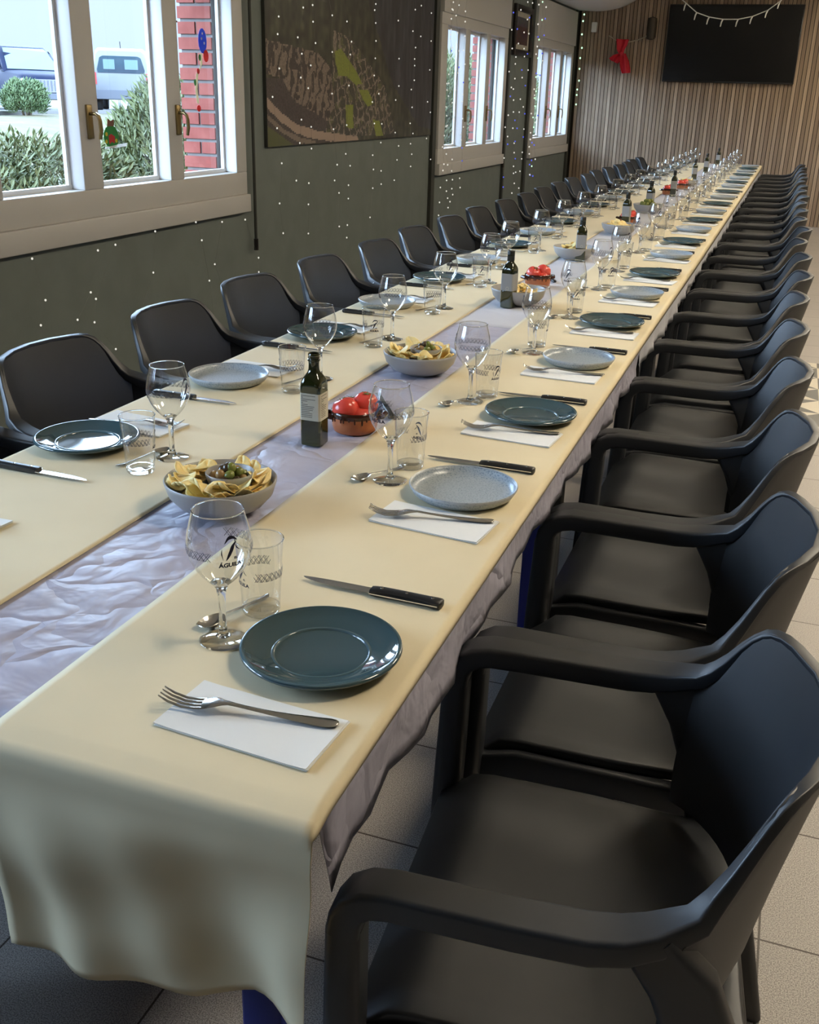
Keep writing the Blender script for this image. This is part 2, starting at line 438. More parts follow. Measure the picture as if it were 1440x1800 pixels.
# ================================================================== ROOM SHELL
FAR_Y = 14.5; BACK_Y = -5.0; RIGHT_X = 4.2; CEIL = 2.85; SILL = 0.90; HEAD = 2.47
struct(MB().box(WX-0.33, RIGHT_X+0.1, BACK_Y-0.1, FAR_Y+0.15, -0.1, 0).build('floor', 'floor_tile', smooth=False))
struct(MB().box(WX-0.33, RIGHT_X+0.1, BACK_Y-0.1, FAR_Y+0.15, CEIL, CEIL+0.1).build('ceiling', 'white_plaster', smooth=False))
struct(MB().box(RIGHT_X, RIGHT_X+0.1, BACK_Y, FAR_Y, 0, CEIL).build('wall_right', 'cream_wall', smooth=False))
struct(MB().box(WX, RIGHT_X, BACK_Y-0.1, BACK_Y, 0, CEIL).build('wall_back', 'cream_wall', smooth=False))
# far wall: backing and wooden slats
b_ = MB(); b_.cur = 1; b_.box(WX-0.3, RIGHT_X, FAR_Y, FAR_Y+0.12, 0, CEIL); b_.cur = 0
i = 0; x_ = WX + 0.06
cyc = [(0.49, 0.37, 0.265), (0.33, 0.24, 0.17), (0.39, 0.29, 0.20)]
while x_ < RIGHT_X - 0.04:
    k_ = random.uniform(0.85, 1.12); b_.tc = tuple(c*k_ for c in cyc[i % 3])
    b_.box(x_, x_+0.0395, FAR_Y-0.022, FAR_Y, 0.0, CEIL)
    x_ += 0.0475; i += 1
b_.tc = None
struct(b_.build('wall_far', ['slat_wood', 'slat_backing'], smooth=False))
# left wall: green plaster pieces around the window openings
b_ = MB()
X0, X1 = WX-0.10, WX
b_.box(X0, X1, BACK_Y, FAR_Y, 0, SILL); b_.box(X0, X1, BACK_Y, FAR_Y, HEAD, CEIL)
ys = BACK_Y
for y0 in WINS:
    b_.box(X0, X1, ys, y0+0.04, SILL, HEAD); ys = y0 + WIN_W - 0.04
b_.box(X0, X1, ys, FAR_Y, SILL, HEAD)
struct(b_.build('wall_left', 'green_wall', smooth=False))
# brick outer leaf with recessed joints
b_ = MB(); BX0, BX1 = WX-0.33, WX-0.125
def brick_pier(y0, y1, z0, z1):
    b_.cur = 1; b_.box(BX0+0.012, BX1, y0+0.010, y1-0.010, z0, z1); b_.cur = 0
    z = z0; row = 0; H_ = 0.059; J = 0.017; Ln = 0.235
    while z < z1 - 0.02:
        zt = min(z+H_, z1)
        y = y0; first = True
        # one brick seen end-on at each jamb, stretchers between
        while y < y1 - 0.03:
            ln = Ln if not (first and row % 2) else Ln*0.48
            ye = min(y+ln, y1)
            if y1 - ye < 0.06: ye = y1
            if row % 2 == 0: b_.box(BX0, BX1-0.004, y, ye, z, zt)
            else:
                xm = BX0 + 0.115
                b_.box(BX0, xm-0.012, y, ye, z, zt); b_.box(xm, BX1-0.004, y, ye, z, zt)
            y = ye + J; first = False
        z += H_ + J; row += 1
OPEN0, OPEN1 = 0.075, 0.075
edges = [BACK_Y]
for y0 in WINS: edges += [y0+OPEN0, y0+WIN_W-OPEN1]
edges.append(FAR_Y)
for q in range(0, len(edges), 2):
    if edges[q+1]-edges[q] > 0.05: brick_pier(edges[q], edges[q+1], -0.5, 2.6)
for y0 in WINS:
    b_.cur = 0; b_.box(BX0, BX1-0.004, y0+OPEN0, y0+WIN_W-OPEN1, 2.1, 2.6)
    b_.box(BX0-0.03, BX1-0.004, y0+OPEN0, y0+WIN_W-OPEN1, -0.5, 0.93)
struct(b_.build('wall_outer_brick', ['brick', 'mortar'], smooth=False))
# dark posts on the green wall; narrow and corner strips paint in shadowed edges
for q, (ya, yb) in enumerate(((8.655, 8.745), (11.05, 11.10), (11.99, 12.08), (14.37, 14.47))):
    struct(MB().box(WX-0.005, WX+0.028, ya, yb, 0, CEIL).build('trim_%d' % (q+1), 'dark_post', smooth=False))
struct(MB().box(WX-0.005, WX+0.012, BACK_Y, FAR_Y-0.03, 0, 0.08).build('baseboard_left', 'dark_post', smooth=False))
# rounded white soffit under the ceiling in the far corner
pr = []
rr_ = []
for y_ in (12.9, 13.2, 13.6, 14.0, 14.47):
    ring = [(WX+0.01, y_, CEIL), (WX+0.01, y_, 2.50)]
    for q in range(9):
        t_ = q/8.0
        ring.append((WX+0.25+0.75*t_, y_, 2.49+0.02*t_+0.34*t_**2.5))
    ring.append((WX+1.03, y_, CEIL)); rr_.append(ring)
struct(MB().rings(rr_).build('trim_5', 'white_plaster', ang=30))

# windows
def window(idx, y0):
    r_ = bpy.data.objects.new('window_%d' % idx, None); C.objects.link(r_); r_.location = (WX, y0, 0); r_['kind'] = 'structure'
    fr = MB()
    W_ = WIN_W
    op = [(0.17, 0.69), (0.83, 1.385), (1.51, 2.055)]
    z0, z1 = 1.005, 1.985
    xf, xb = 0.024, -0.066
    # casing board, stepped apron and roller box
    fr.box(-0.03, 0.045, 0, W_, 0.79, 0.885)
    fr.box(xb, xf, 0.0, W_, 0.885, z0)
    fr.box(xb, xf, 0.0, W_, z1, 2.075)
    fr.box(-0.03, 0.042, 0.0, W_, 2.075, 2.47)
    ys_ = 0.0
    for a, c in op:
        fr.box(xb, xf, ys_, a, z0, z1); ys_ = c
    fr.box(xb, xf, ys_, W_, z0, z1)
    fo = fr.build('window_frame', 'cream_frame', r_, smooth=False)
    bake(fo, BEV(0.004, 2))
    for a, c in op:
        sb = MB()
        # bead around each pane
        sb.box(-0.066, -0.048, a, a+0.014, z0, z1).box(-0.066, -0.048, c-0.016, c, z0, z1)
        sb.box(-0.072, -0.045, a, c, z0, z0+0.02).box(-0.072, -0.045, a, c, z1-0.02, z1)
        sb.build('sash', 'white_plastic', r_, smooth=False)
        gm = MB(); gm.poly([(-0.058, a+0.004, z0+0.004), (-0.058, c-0.004, z0+0.004), (-0.058, c-0.004, z1-0.004), (-0.058, a+0.004, z1-0.004)])
        gm.build('pane', 'pane_glass', r_, smooth=False)
    for yh in (0.755, 1.47):
        hb = MB(); hb.box(xf-0.002, xf+0.012, yh-0.018, yh+0.018, 1.215, 1.355)
        h1 = hb.build('handle_plate', 'brass', r_, smooth=False); bake(h1, BEV(0.004, 2))
        g = MB(); g.sweep([(xf+0.010, yh, 1.318), (xf+0.040, yh, 1.318), (xf+0.052, yh, 1.310), (xf+0.056, yh+0.004, 1.29), (xf+0.056, yh+0.006, 1.25), (xf+0.05, yh+0.004, 1.215)],
                          [0.018, 0.018, 0.018, 0.02, 0.022, 0.018], [0.014, 0.014, 0.014, 0.012, 0.012, 0.010], 0.45)
        g.build('window_handle', 'brass', r_)
    return r_
for q, y0 in enumerate(WINS): window(q+1, y0)

# ================================================================== OUTSIDE
def ground_z(x, y):
    d = WX - 0.3 - x
    return -0.35 + 1.0*sstep(3.0, 15.0, d) + 0.03*sin(x*0.9+y*0.5)
P = []
for a in range(41):
    xx = WX-0.3 - 60*(a/40.0)**1.6
    P.append([(xx, yy, ground_z(xx, yy)) for yy in [-12 + 2.2*q for q in range(44)]])
g_ = MB().grid(P).build('ground_outside', 'dry_grass'); struct(g_)
struct(MB().box(-34, -19.8, -10, 70, 0.3, 0.70).build('road_outside', 'asphalt', smooth=False))
o = MB().box(-19.8, -19.5, -10, 70, 0.4, 0.76).build('kerb_outside', 'kerb', smooth=False); struct(o)

def bush_mesh(seed, R_, H_, n_sprig, leaf):
    rnd = random.Random(seed); mb = MB()
    for _ in range(n_sprig):
        a = rnd.uniform(0, 2*pi); u = rnd.random()**0.5; hz = rnd.uniform(0.08, 1)
        rad = R_*(0.55+0.45*u)*sqrt(max(0.05, 1-(max(0, hz-0.35)/0.68)**2))
        base = Vector((rad*cos(a), rad*sin(a), H_*hz))
        d = Vector((cos(a)*0.6+rnd.uniform(-.4, .4), sin(a)*0.6+rnd.uniform(-.4, .4), 1.0)).normalized()
        for q in range(9):
            p = base + d*(q*leaf*0.26)
            a2 = q*2.4 + rnd.uniform(0, 1)
            side = d.orthogonal().normalized(); side.rotate(Matrix.Rotation(a2, 3, d))
            ld = (d*0.75 + side*0.8 + Vector((0, 0, rnd.uniform(-.2, .2)))).normalized()
            wd = ld.cross(d).normalized()
            L_ = leaf*rnd.uniform(0.75, 1.2); W_ = L_*0.13
            nn = ld.cross(wd)
            b = len(mb.v)
            mb.v += [tuple(p), tuple(p+ld*L_*0.5+wd*W_), tuple(p+ld*L_ - nn*L_*0.06), tuple(p+ld*L_*0.5-wd*W_), tuple(p+ld*L_*0.5+nn*W_*0.5)]
            for f_ in ((0, 1, 4), (1, 2, 4), (2, 3, 4), (3, 0, 4)): mb.face([b+q_ for q_ in f_])
    return mb
def stems_mesh(seed, R_, H_):
    rnd = random.Random(seed); mb = MB()
    for _ in range(14):
        a = rnd.uniform(0, 2*pi); r1 = R_*rnd.uniform(0.3, 0.85)
        mb.tube([(0.1*cos(a), 0.1*sin(a), 0), (r1*0.5*cos(a), r1*0.5*sin(a), H_*0.45), (r1*cos(a), r1*sin(a), H_*0.8)], [0.02, 0.014, 0.006], 5)
    return mb
bush = thing('oleander_bush', 'grey-green oleander bush in the hedge outside the windows', 'bush', (-5.2, 6.4, -0.35), 0, 'oleander hedge outside the windows')
bush_mesh(3, 0.95, 1.30, 2000, 0.075).build('foliage', 'oleander_leaf', bush, ang=180)
stems_mesh(4, 0.95, 1.2).build('branches', 'bush_stem', bush)
for (bx, by, rz, s_, sz) in ((-4.75, 8.05, 1.2, .95, 1.36), (-5.6, 5.3, 2.2, 0.9, 1.0), (-6.4, 6.9, 4.0, 0.9, .95), (-4.5, 9.75, 3.0, 0.95, 1.5), (-5.2, 11.5, 0.6, 1.0, 1.62),
                        (-5.0, 13.4, 1.9, 1.0, 1.65), (-5.4, 15.4, 2.7, 1.05, 1.7), (-5.0, 17.5, 5.6, 1.05, 1.75), (-5.4, 19.8, 4.4, 1.1, 1.75), (-7.0, 5.3, 0.3, 0.8, .85)):
    d_ = dup(bush, (bx, by, ground_z(bx, by)-0.05), rz); d_.scale = (s_, s_, sz)
pine = thing('round_pine_shrub', 'round bright green pine shrub in front of the blue car', 'shrub', (-18.9, 23.3, 0.66), 0)
bush_mesh(11, 0.47, 0.66, 800, 0.11).build('foliage', 'pine_leaf', pine, ang=180)
stems_mesh(12, 0.42, 0.6).build('branches', 'bush_stem', pine)

# vehicles -----------------------------------------------------------------
def loft(mb, st):
    """st: list of (x, z0, z1, hw0, hw1, r) box sections with eased shoulders"""
    rr = []
    for x, z0, z1, w0, w1 in st:
        r_ = min(0.12, (z1-z0)*0.3)
        half = [(w0*0.92, z0), (w0, z0+0.06), ((w0+w1)/2, (z0+z1)/2), (w1, z1-r_), (w1-r_*0.35, z1-r_*0.3), (w1-r_*1.1, z1), (w1*0.4, z1+0.015)]
        rr.append([(x, y, z) for y, z in half] + [(x, -y, z) for y, z in half[::-1]])
    mb.rings(rr)
    return mb
def wheel(parent, x, y, r_):
    t_ = MB(); rr = []
    for pr_, py in ((r_*0.62, -0.1), (r_*0.95, -0.11), (r_, -0.07), (r_, 0.07), (r_*0.95, 0.11), (r_*0.62, 0.1)):
        rr.append([(x+pr_*cos(2*pi*j/24), y+py, r_+pr_*sin(2*pi*j/24)) for j in range(24)])
    t_.rings(rr, True, True, True); wo = t_.build('wheel', 'tyre', parent)
    hb = MB(); sg = 1 if y > 0 else -1
    for j in range(7):
        a = 2*pi*j/7; hb.box(-0.025, 0.025, -0.01, 0.01, 0, 0)
        hb.v = hb.v[:-8]; hb.f = hb.f[:-6]; hb.mi = hb.mi[:-6]; hb.tone = hb.tone[:-6]
        c_, s_ = cos(a), sin(a); yy = y+sg*0.115
        q = [(-0.03, 0.04), (0.03, 0.04), (0.02, r_*0.66), (-0.02, r_*0.66)]
        pts0 = [(x+px*c_-pz*s_, yy, r_+px*s_+pz*c_) for px, pz in q]; pts1 = [(px, yy-sg*0.05, pz) for px, _, pz in pts0]
        hb.rings([pts0, pts1])
    rr = []
    for pr_ in (r_*0.66, r_*0.60): rr.append([(x+pr_*cos(2*pi*j/24), y+sg*0.112, r_+pr_*sin(2*pi*j/24)) for j in range(24)])
    hb.rings(rr, True, False, False)
    hb.build('wheel_rim', 'chrome', wo)
def suv(loc, rz):
    r_ = thing('parked_suv', 'dark blue car with chrome grille parked outside the window', 'car', loc, rz)
    b = loft(MB(), [(-2.4, .45, 1.0, .80, .82), (-2.3, .34, 1.08, .88, .90), (-1.0, .30, 1.10, .92, .93), (0.6, .30, 1.10, .92, .93), (1.0, .30, 1.09, .92, .90), (1.6, .32, 1.05, .92, .86),
                    (2.15, .34, .99, .90, .82), (2.4, .40, .90, .84, .76), (2.46, .46, .82, .76, .70)])
    b.build('body', 'car_blue', r_, ang=35)
    g = MB(); rr = []
    for x, z0, z1, w0, w1 in ((-2.2, 1.05, 1.45, .86, .74), (-1.9, 1.05, 1.72, .86, .70), (-0.8, 1.07, 1.78, .88, .70), (0.1, 1.07, 1.74, .88, .69), (0.45, 1.07, 1.55, .88, .74), (1.05, 1.05, 1.10, .87, .84)):
        rr.append([(x, w0, z0), (x, w1+.03, z1-.06), (x, w1-.05, z1), (x, -w1+.05, z1), (x, -w1-.03, z1-.06), (x, -w0, z0)])
    g.rings(rr); g.build('cabin', 'car_blue', r_, ang=35)
    wn = MB(); wn.poly([(1.06, .76, 1.125), (1.06, -.76, 1.125), (.40, -.64, 1.62), (.22, -.60, 1.70), (.22, .60, 1.70), (.40, .64, 1.62)])
    wn.build('windscreen', 'car_glass_pale', r_, smooth=False)
    for s_ in (1, -1):
        sw = MB()
        for xa, xb, xc, xd in ((-.45, .78, .22, -.45), (-1.45, -.55, -.55, -1.4)):
            sw.poly([(xa, s_*.885, 1.13), (xb, s_*.885, 1.13), (xc, s_*.755, 1.64), (xd, s_*.755, 1.66)])
        sw.build('side_windows', 'car_glass', r_, smooth=False)
        mm = MB(); mm.ball((.72, s_*1.03, 1.20), .10, .12, .08); mm.build('wing_mirror', 'car_blue', r_)
        hl = MB(); hl.ball((2.30, s_*.66, .80), .14, .17, .09); hl.build('headlight', 'headlight', r_)
        for xw in (-1.45, 1.5): wheel(r_, xw, s_*.84, .36)
    gr = MB(); gr.box(2.42, 2.50, -.46, .46, .52, .86)
    go = gr.build('grille', 'chrome', r_, smooth=False)
    sl = MB()
    for q in range(9): sl.box(2.495, 2.515, -.42+q*.1, -.38+q*.1, .55, .83)
    sl.build('grille_bar', 'grey_plastic', go, smooth=False)
    bm_ = MB(); bm_.box(2.3, 2.54, -.85, .85, .34, .50); bm_.build('bumper', 'grey_plastic', r_, smooth=False)
    return r_
vd = Vector((-0.6165, 0.787, 0)); vr = Vector((0.787, 0.6165, 0))
hd = (vr*0.31 - vd*0.95)
suv((-22.25, 27.45, 0.70), atan2(hd.y, hd.x))
def van(loc, rz):
    r_ = thing('white_van', 'white van seen from behind beyond the hedge outside', 'van', loc, rz)
    rr = []
    for x, z0, z1, w0, w1 in ((-2.15, .50, 1.60, .84, .68), (-2.1, .38, 1.74, .88, .70), (-1.9, .34, 1.83, .90, .72), (0.2, .32, 1.84, .90, .72), (0.8, .32, 1.62, .90, .74), (1.3, .34, 1.12, .90, .80), (2.1, .38, .92, .86, .74), (2.2, .46, .8, .78, .7)):
        rr.append([(x, w0*.95, z0), (x, w0, z0+.1), (x, w0, min(1.05, z1-.1)), (x, w1+.04, z1-.09), (x, w1-.06, z1), (x, -w1+.06, z1), (x, -w1-.04, z1-.09), (x, -w0, min(1.05, z1-.1)), (x, -w0, z0+.1), (x, -w0*.95, z0)])
    MB().rings(rr).build('body', 'car_white', r_, ang=35)
    wn = MB(); wn.rings([[(-2.17, y, z) for y, z in ((-.70, 1.12), (.70, 1.12), (.72, 1.2), (.62, 1.55), (.52, 1.60), (-.52, 1.60), (-.62, 1.55), (-.72, 1.2))],
                         [(-2.12, y, z) for y, z in ((-.70, 1.12), (.70, 1.12), (.72, 1.2), (.62, 1.55), (.52, 1.60), (-.52, 1.60), (-.62, 1.55), (-.72, 1.2))]])
    wo = wn.build('rear_window', 'car_glass', r_, smooth=False)
    for ya, yb in ((.18, .52), (-.52, -.12)):
        MB().box(-2.18, -2.165, ya, yb, 1.22, 1.5).build('seat_gap_light', 'car_glass_pale', wo, smooth=False)  # pale patches painted as daylight showing through the dark rear window
    MB().box(-2.26, -2.0, -.88, .88, .36, .62).build('rear_bumper', 'grey_plastic', r_, smooth=False)
    for s_ in (1, -1):
        MB().box(-2.17, -2.0, s_*.80-.05, s_*.80+.05, .78, 1.12).build('tail_light', 'tail_red', r_, smooth=False)
        for xw in (-1.4, 1.35): wheel(r_, xw, s_*.80, .33)
    MB().tube([(-1.6, 0, 1.84), (-1.75, 0, 2.02)], .012, 6).build('aerial', 'black_plastic', r_)
    return r_
van((-21.2, 31.2, 0.70), atan2(0.83, -0.50))

# ================================================================== THINGS ON THE WALLS
# window stickers (characters left out)
WIN3 = 3.21
def sticker(name, label, y, z, shapes, win_y, group=None):
    r_ = thing(name, label, 'sticker', (WX-0.0555, y, z), 0, group)
    for k_, (part, mt, polys) in enumerate(shapes):
        b = MB()
        for p in polys:
            b.rings([[(k_*.0008, a, c) for a, c in p], [(k_*.0008+.0006, a, c) for a, c in p]])
        b.build(part, mt, r_, smooth=False)
    return r_
def disc(cx, cz, ra, rb=None, n_=14): 
    rb = rb or ra
    return [(cx+ra*cos(2*pi*q/n_), cz+rb*sin(2*pi*q/n_)) for q in range(n_)]
sticker('gift_sack_sticker', 'green gift sack sticker with red bow on the middle pane', 4.232, 1.215,
        [('sack', 'sticker_green', [disc(0, 0, .058, .05)]), ('bow', 'sticker_red', [[(-.02, .005), (.0, .012), (.028, .0), (.022, -.03), (.002, -.022), (-.018, -.032)]]),
         ('bauble', 'sticker_yellow', [disc(-.036, .012, .009), disc(-.04, -.02, .009), disc(.036, -.018, .009)]),
         ('toys', 'sticker_brown', [[(-.03, .045), (.02, .045), (.028, .075), (.0, .068), (-.02, .08)]]),
         ('base', 'sticker_white', [[(-.055, -.052), (.11, -.045), (.12, -.03), (.05, -.035), (-.055, -.044)]])], WIN3)
sticker('blue_balloon_sticker', 'blue starry balloon sticker with a trailing ribbon of toys on the brick pane', 5.06, 1.60,
        [('balloon', 'sticker_blue', [disc(.03, .06, .042, .060)]), ('stars', 'sticker_white', [disc(.02, .07, .007), disc(.045, .05, .007), disc(.03, .095, .006)]),
         ('ribbon', 'sticker_cream', [[(.0, .0), (.02, .0), (.015, -.05), (-.03, -.10), (-.045, -.17), (-.035, -.24), (-.055, -.24), (-.068, -.17), (-.05, -.10), (-.005, -.06)]]),
         ('toys', 'sticker_red', [disc(.055, -.01, .026, .03), disc(-.03, -.085, .014), disc(-.04, -.265, .02, .016)]),
         ('blocks', 'sticker_green', [disc(-.01, -.02, .012, .016), disc(-.068, -.14, .012, .016)])], WIN3)
sticker('snowflake_sticker', 'small dark red snowflake sticker high on the brick pane', 4.83, 1.735,
        [('flake', 'sticker_brown', [[(.026*cos(a*pi/3)-.004*sin(a*pi/3), .026*sin(a*pi/3)+.004*cos(a*pi/3)), (-.026*cos(a*pi/3)-.004*sin(a*pi/3), -.026*sin(a*pi/3)+.004*cos(a*pi/3)),
                                     (-.026*cos(a*pi/3)+.004*sin(a*pi/3), -.026*sin(a*pi/3)-.004*cos(a*pi/3)), (.026*cos(a*pi/3)+.004*sin(a*pi/3), .026*sin(a*pi/3)-.004*cos(a*pi/3))] for a in range(3)])], WIN3)
sticker('blue_bauble_sticker', 'blue and red bauble sticker on the far pane of the window past the poster', 10.55, 1.50,
        [('bauble', 'sticker_blue', [disc(0, .05, .06, .08)]), ('tail', 'sticker_red', [[(-.02, -.03), (.02, -.03), (.0, -.16), (-.05, -.2)]])], 8.82)
sticker('orange_bauble_sticker', 'orange bauble sticker on the window beside the slatted wall', 13.15, 1.38,
        [('bauble', 'sticker_orange', [disc(0, 0, .09, .08)]), ('cap', 'sticker_white', [disc(0, -.1, .05, .03)])], 12.165)

# blind crank rods
for yb, zb, lb in ((5.445, 0.565, 'thin dark blind rod hanging beside the nearest big window'), (11.0, 0.75, 'thin dark blind rod hanging beside the small framed picture')):
    r_ = thing('blind_rod', lb, 'rod', (WX+0.035, yb, 0), 0, 'blind rods')
    MB().tube([(0, 0, zb+.06), (0, 0, 2.46)], .009, 8).build('rod', 'dark_post', r_)
    MB().tube([(0, 0, zb), (0, 0, zb+.065)], .014, 8).build('grip', 'frame_dark', r_)

# big landscape poster: colour of every little cell comes from a drawn plan of a terraced hill town
def inpoly(x, y, p):
    c = False; j = len(p)-1
    for i in range(len(p)):
        if (p[i][1] > y) != (p[j][1] > y) and x < (p[j][0]-p[i][0])*(y-p[i][1])/(p[j][1]-p[i][1]+1e-12)+p[i][0]: c = not c
        j = i
    return c
def pdist(x, y, line):
    d = 9
    for (ax, ay), (bx, by) in zip(line[:-1], line[1:]):
        t_ = ((x-ax)*(bx-ax)+(y-ay)*(by-ay))/((bx-ax)**2+(by-ay)**2); t_ = min(1, max(0, t_))
        d = min(d, sqrt((x-ax-t_*(bx-ax))**2+(y-ay-t_*(by-ay))**2))
    return d
PY0, PY1, PZ0, PZ1 = 5.65, 8.61, 1.128, 2.72
POLY_GREEN = [[(6.62,1.68),(6.73,1.70),(6.82,1.65),(6.97,1.58),(7.10,1.49),(6.97,1.485),(6.82,1.535),(6.68,1.53),(6.63,1.62)],
              [(7.03,1.46),(7.20,1.455),(7.31,1.37),(7.20,1.345),(7.10,1.40)],
              [(6.80,1.36),(6.93,1.355),(6.94,1.205),(6.81,1.215)], [(7.30,1.26),(7.43,1.25),(7.52,1.145),(7.37,1.145)]]
TERR = [(5.65,1.70),(6.35,1.66),(6.55,1.58),(6.62,1.35),(6.5,1.26),(6.3,1.31),(6.0,1.38),(5.85,1.50),(5.65,1.52)]
TOWN = [(6.6,1.80),(6.85,1.78),(7.15,1.66),(7.5,1.50),(7.62,1.38),(7.75,1.15),(6.45,1.16),(6.55,1.36)]
ROAD1 = [(5.65,1.365),(5.85,1.28),(6.05,1.215),(6.35,1.175),(6.75,1.145),(7.0,1.128)]
ROAD2 = [(5.65,1.29),(5.85,1.21),(6.1,1.15),(6.3,1.13)]
NY, NZ = 330, 180
rnd = random.Random(5)
nzs = [[rnd.random() for _ in range(NY+2)] for _ in range(NZ+2)]
def vnoise(a, b):
    i0, j0 = int(a), int(b); fa, fb = a-i0, b-j0; fa = fa*fa*(3-2*fa); fb = fb*fb*(3-2*fb)
    return lerp(lerp(nzs[i0][j0], nzs[i0][j0+1], fb), lerp(nzs[i0+1][j0], nzs[i0+1][j0+1], fb), fa)
b_ = MB()
b_.grid([[(0.0, lerp(PY0, PY1, j/NY), lerp(PZ0, PZ1, i/NZ)) for j in range(NY+1)] for i in range(NZ+1)])
col = []
for i in range(NZ):
    z = lerp(PZ0, PZ1, (i+.5)/NZ)
    for j in range(NY):
        y = lerp(PY0, PY1, (j+.5)/NY); nz_ = nzs[i][j]; n2 = vnoise(i/5.0, j/5.0); n3 = vnoise(i/26.0, j/4.5)*.7 + vnoise(i/7.0, j/2.0)*.3
        ridge = interp(y, [(5.65, 1.95), (6.5, 1.95), (6.8, 2.3), (7.2, 2.0), (7.7, 1.5), (8.3, 1.2), (8.61, 1.17)])
        if z > ridge:
            c = (0.030, 0.031, 0.038) if y > 7.3 else (0.042, 0.038, 0.033)
            c = tuple(q*(0.30+1.3*n3*n3) for q in c)
            if 6.5 < y < 7.25: c = tuple(q*(0.55) for q in c)
        else:
            c = (0.030, 0.030, 0.018); c = tuple(q*(0.3+1.4*n2*n3*1.5) for q in c)
            if y < 6.9 and z < 1.5: c = tuple(q*(0.7+0.5*nz_) for q in (0.040, 0.031, 0.030))
        if inpoly(y, z, TERR):
            c = (0.120, 0.094, 0.075)
            if sin(y*62 - z*30 + 7*n2) > 0.62 or n2 > 0.66: c = (0.030, 0.022, 0.020)
            c = tuple(q*(0.75+0.5*nz_) for q in c)
        elif inpoly(y, z, TOWN):
            g1 = sin(y*66+z*30+5*n2); g2 = sin(z*84-y*26+6*n3)
            c = (0.030, 0.027, 0.020)
            if g1 > 0.80 or (g2 > 0.86 and n3 > .4): c = (0.135, 0.110, 0.088)
            elif n2 > 0.7: c = (0.060, 0.062, 0.028)
            c = tuple(q*(0.7+0.6*nz_) for q in c)
        for pg in POLY_GREEN:
            if inpoly(y, z, pg): c = tuple(q*(0.9+0.2*nz_) for q in (0.125, 0.145, 0.022))
        if pdist(y, z, ROAD1) < 0.022 + 0.008*n2: c = (0.21, 0.155, 0.12)
        if pdist(y, z, ROAD2) < 0.012 + 0.006*n2: c = (0.12, 0.095, 0.075)
        if y < 6.0 and z < 1.24 - (y-5.65)*0.32: c = (0.055, 0.060, 0.022)
        col.append(c)
b_.tone = [tuple(min(.9, 2.1*q) for q in c) for c in col]
o = thing('landscape_poster', 'large dark photo poster of a terraced hill town on the green wall', 'poster', (WX+0.022, 0, 0))
b_.build('print', 'poster_print', o, smooth=False)
MB().box(-0.022, -0.001, PY0-.004, PY1+.004, PZ0-.004, PZ1+.004).build('board', 'dark_post', o, smooth=False)
# small framed picture
o = thing('framed_picture', 'small picture in a dark frame between the two farther windows', 'picture', (WX+0.002, 11.57, 2.085))
f_ = MB()
f_.box(0, .035, -.38, -.31, -.24, .24).box(0, .035, .31, .38, -.24, .24).box(0, .035, -.31, .31, .18, .24).box(0, .035, -.31, .31, -.24, -.18)
bake(f_.build('frame', 'frame_dark', o, smooth=False), BEV(.006))
MB().box(0, .012, -.31, .31, -.18, .18).build('mount', 'label_paper', o, smooth=False)
b_ = MB(); b_.grid([[(0.0135, -.24+.48*j/16, -.13+.26*i/12) for j in range(17)] for i in range(13)])
b_.tone = [tuple(q*random.uniform(.6, 1.2) for q in ((0.10, 0.09, 0.10) if i > 7 else (0.085, 0.035, 0.03))) for i in range(12) for j in range(16)]
b_.build('photo', 'poster_print', o, smooth=False)

# television
o = thing('television', 'large black flat television on the slatted wall', 'television', (-0.945, FAR_Y-.022, 2.125))
f_ = MB(); f_.box(-.80, .80, -.06, -.015, -.445, .445)
bake(f_.build('housing', 'tv_bezel', o, smooth=False), BEV(.006))
MB().box(-.788, .788, -.0615, -.0585, -.425, .433).build('screen', 'tv_screen', o, smooth=False)
MB().box(-.3, .3, -.016, 0, -.2, .2).build('wall_bracket', 'black_plastic', o, smooth=False)
# little white sensor box and dark wall lamp
o = MB().box(-.035, .035, -.05, 0, -.06, .06).build('sensor_box', 'white_plastic', smooth=False); bake(o, BEV(.008))
o.location = (-2.68, FAR_Y-.022, 2.305); tag(o, 'small white box fixed on the slatted wall above the red bow', 'sensor')
o = thing('wall_sconce', 'dark brown wall lamp between red bow and television', 'lamp', (-1.94, FAR_Y-.022, 2.29))
MB().box(-.05, .05, -.03, 0, -.10, .10).build('back_plate', 'sconce_brown', o, smooth=False)
MB().lathe([(.0, -.13), (.05, -.12), (.062, .0), (.055, .12), (0, .14)], 20, (0, -.085, 0)).build('lamp_shade', 'sconce_brown', o)
# red cloth bow hanging from a cord
o = thing('hanging_cord', 'beige cord strung on the slatted wall holding a red bow', 'cord', (0, FAR_Y-.04, 0))
MB().tube([(-2.48, 0, 2.21), (-2.40, -.004, 2.165), (-2.33, -.006, 2.13), (-2.2, -.006, 2.14), (-2.10, -.004, 2.165), (-2.0, 0, 2.21), (-1.955, 0, 2.215)], .008, 6).build('cord', 'cord_beige', o)
o = thing('red_bow', 'crumpled red cloth bow hanging on the slatted wall', 'bow', (-2.29, FAR_Y-.06, 2.0))
def cloth_fan(pts_l, pts_r, amp, nu=12, ph=0):
    n_ = len(pts_l); P_ = []
    for i in range(n_):
        row = []
        for j in range(nu+1):
            t_ = j/nu; a = Vector(pts_l[i]); c = Vector(pts_r[i])
            p = a.lerp(c, t_); p.y -= amp*(0.5+0.5*sin(t_*3*pi+ph+i*0.4)); row.append(p)
        P_.append(row)
    return P_
MB().shell(cloth_fan([(-.09, 0, .17), (-.075, -.01, .10), (-.065, -.01, .04), (-.03, -.01, -.005)], [(.075, 0, .165), (.06, -.01, .10), (.03, -.01, .05), (.02, -.01, -.005)], .03), .003).build('upper_loop', 'red_cloth', o)
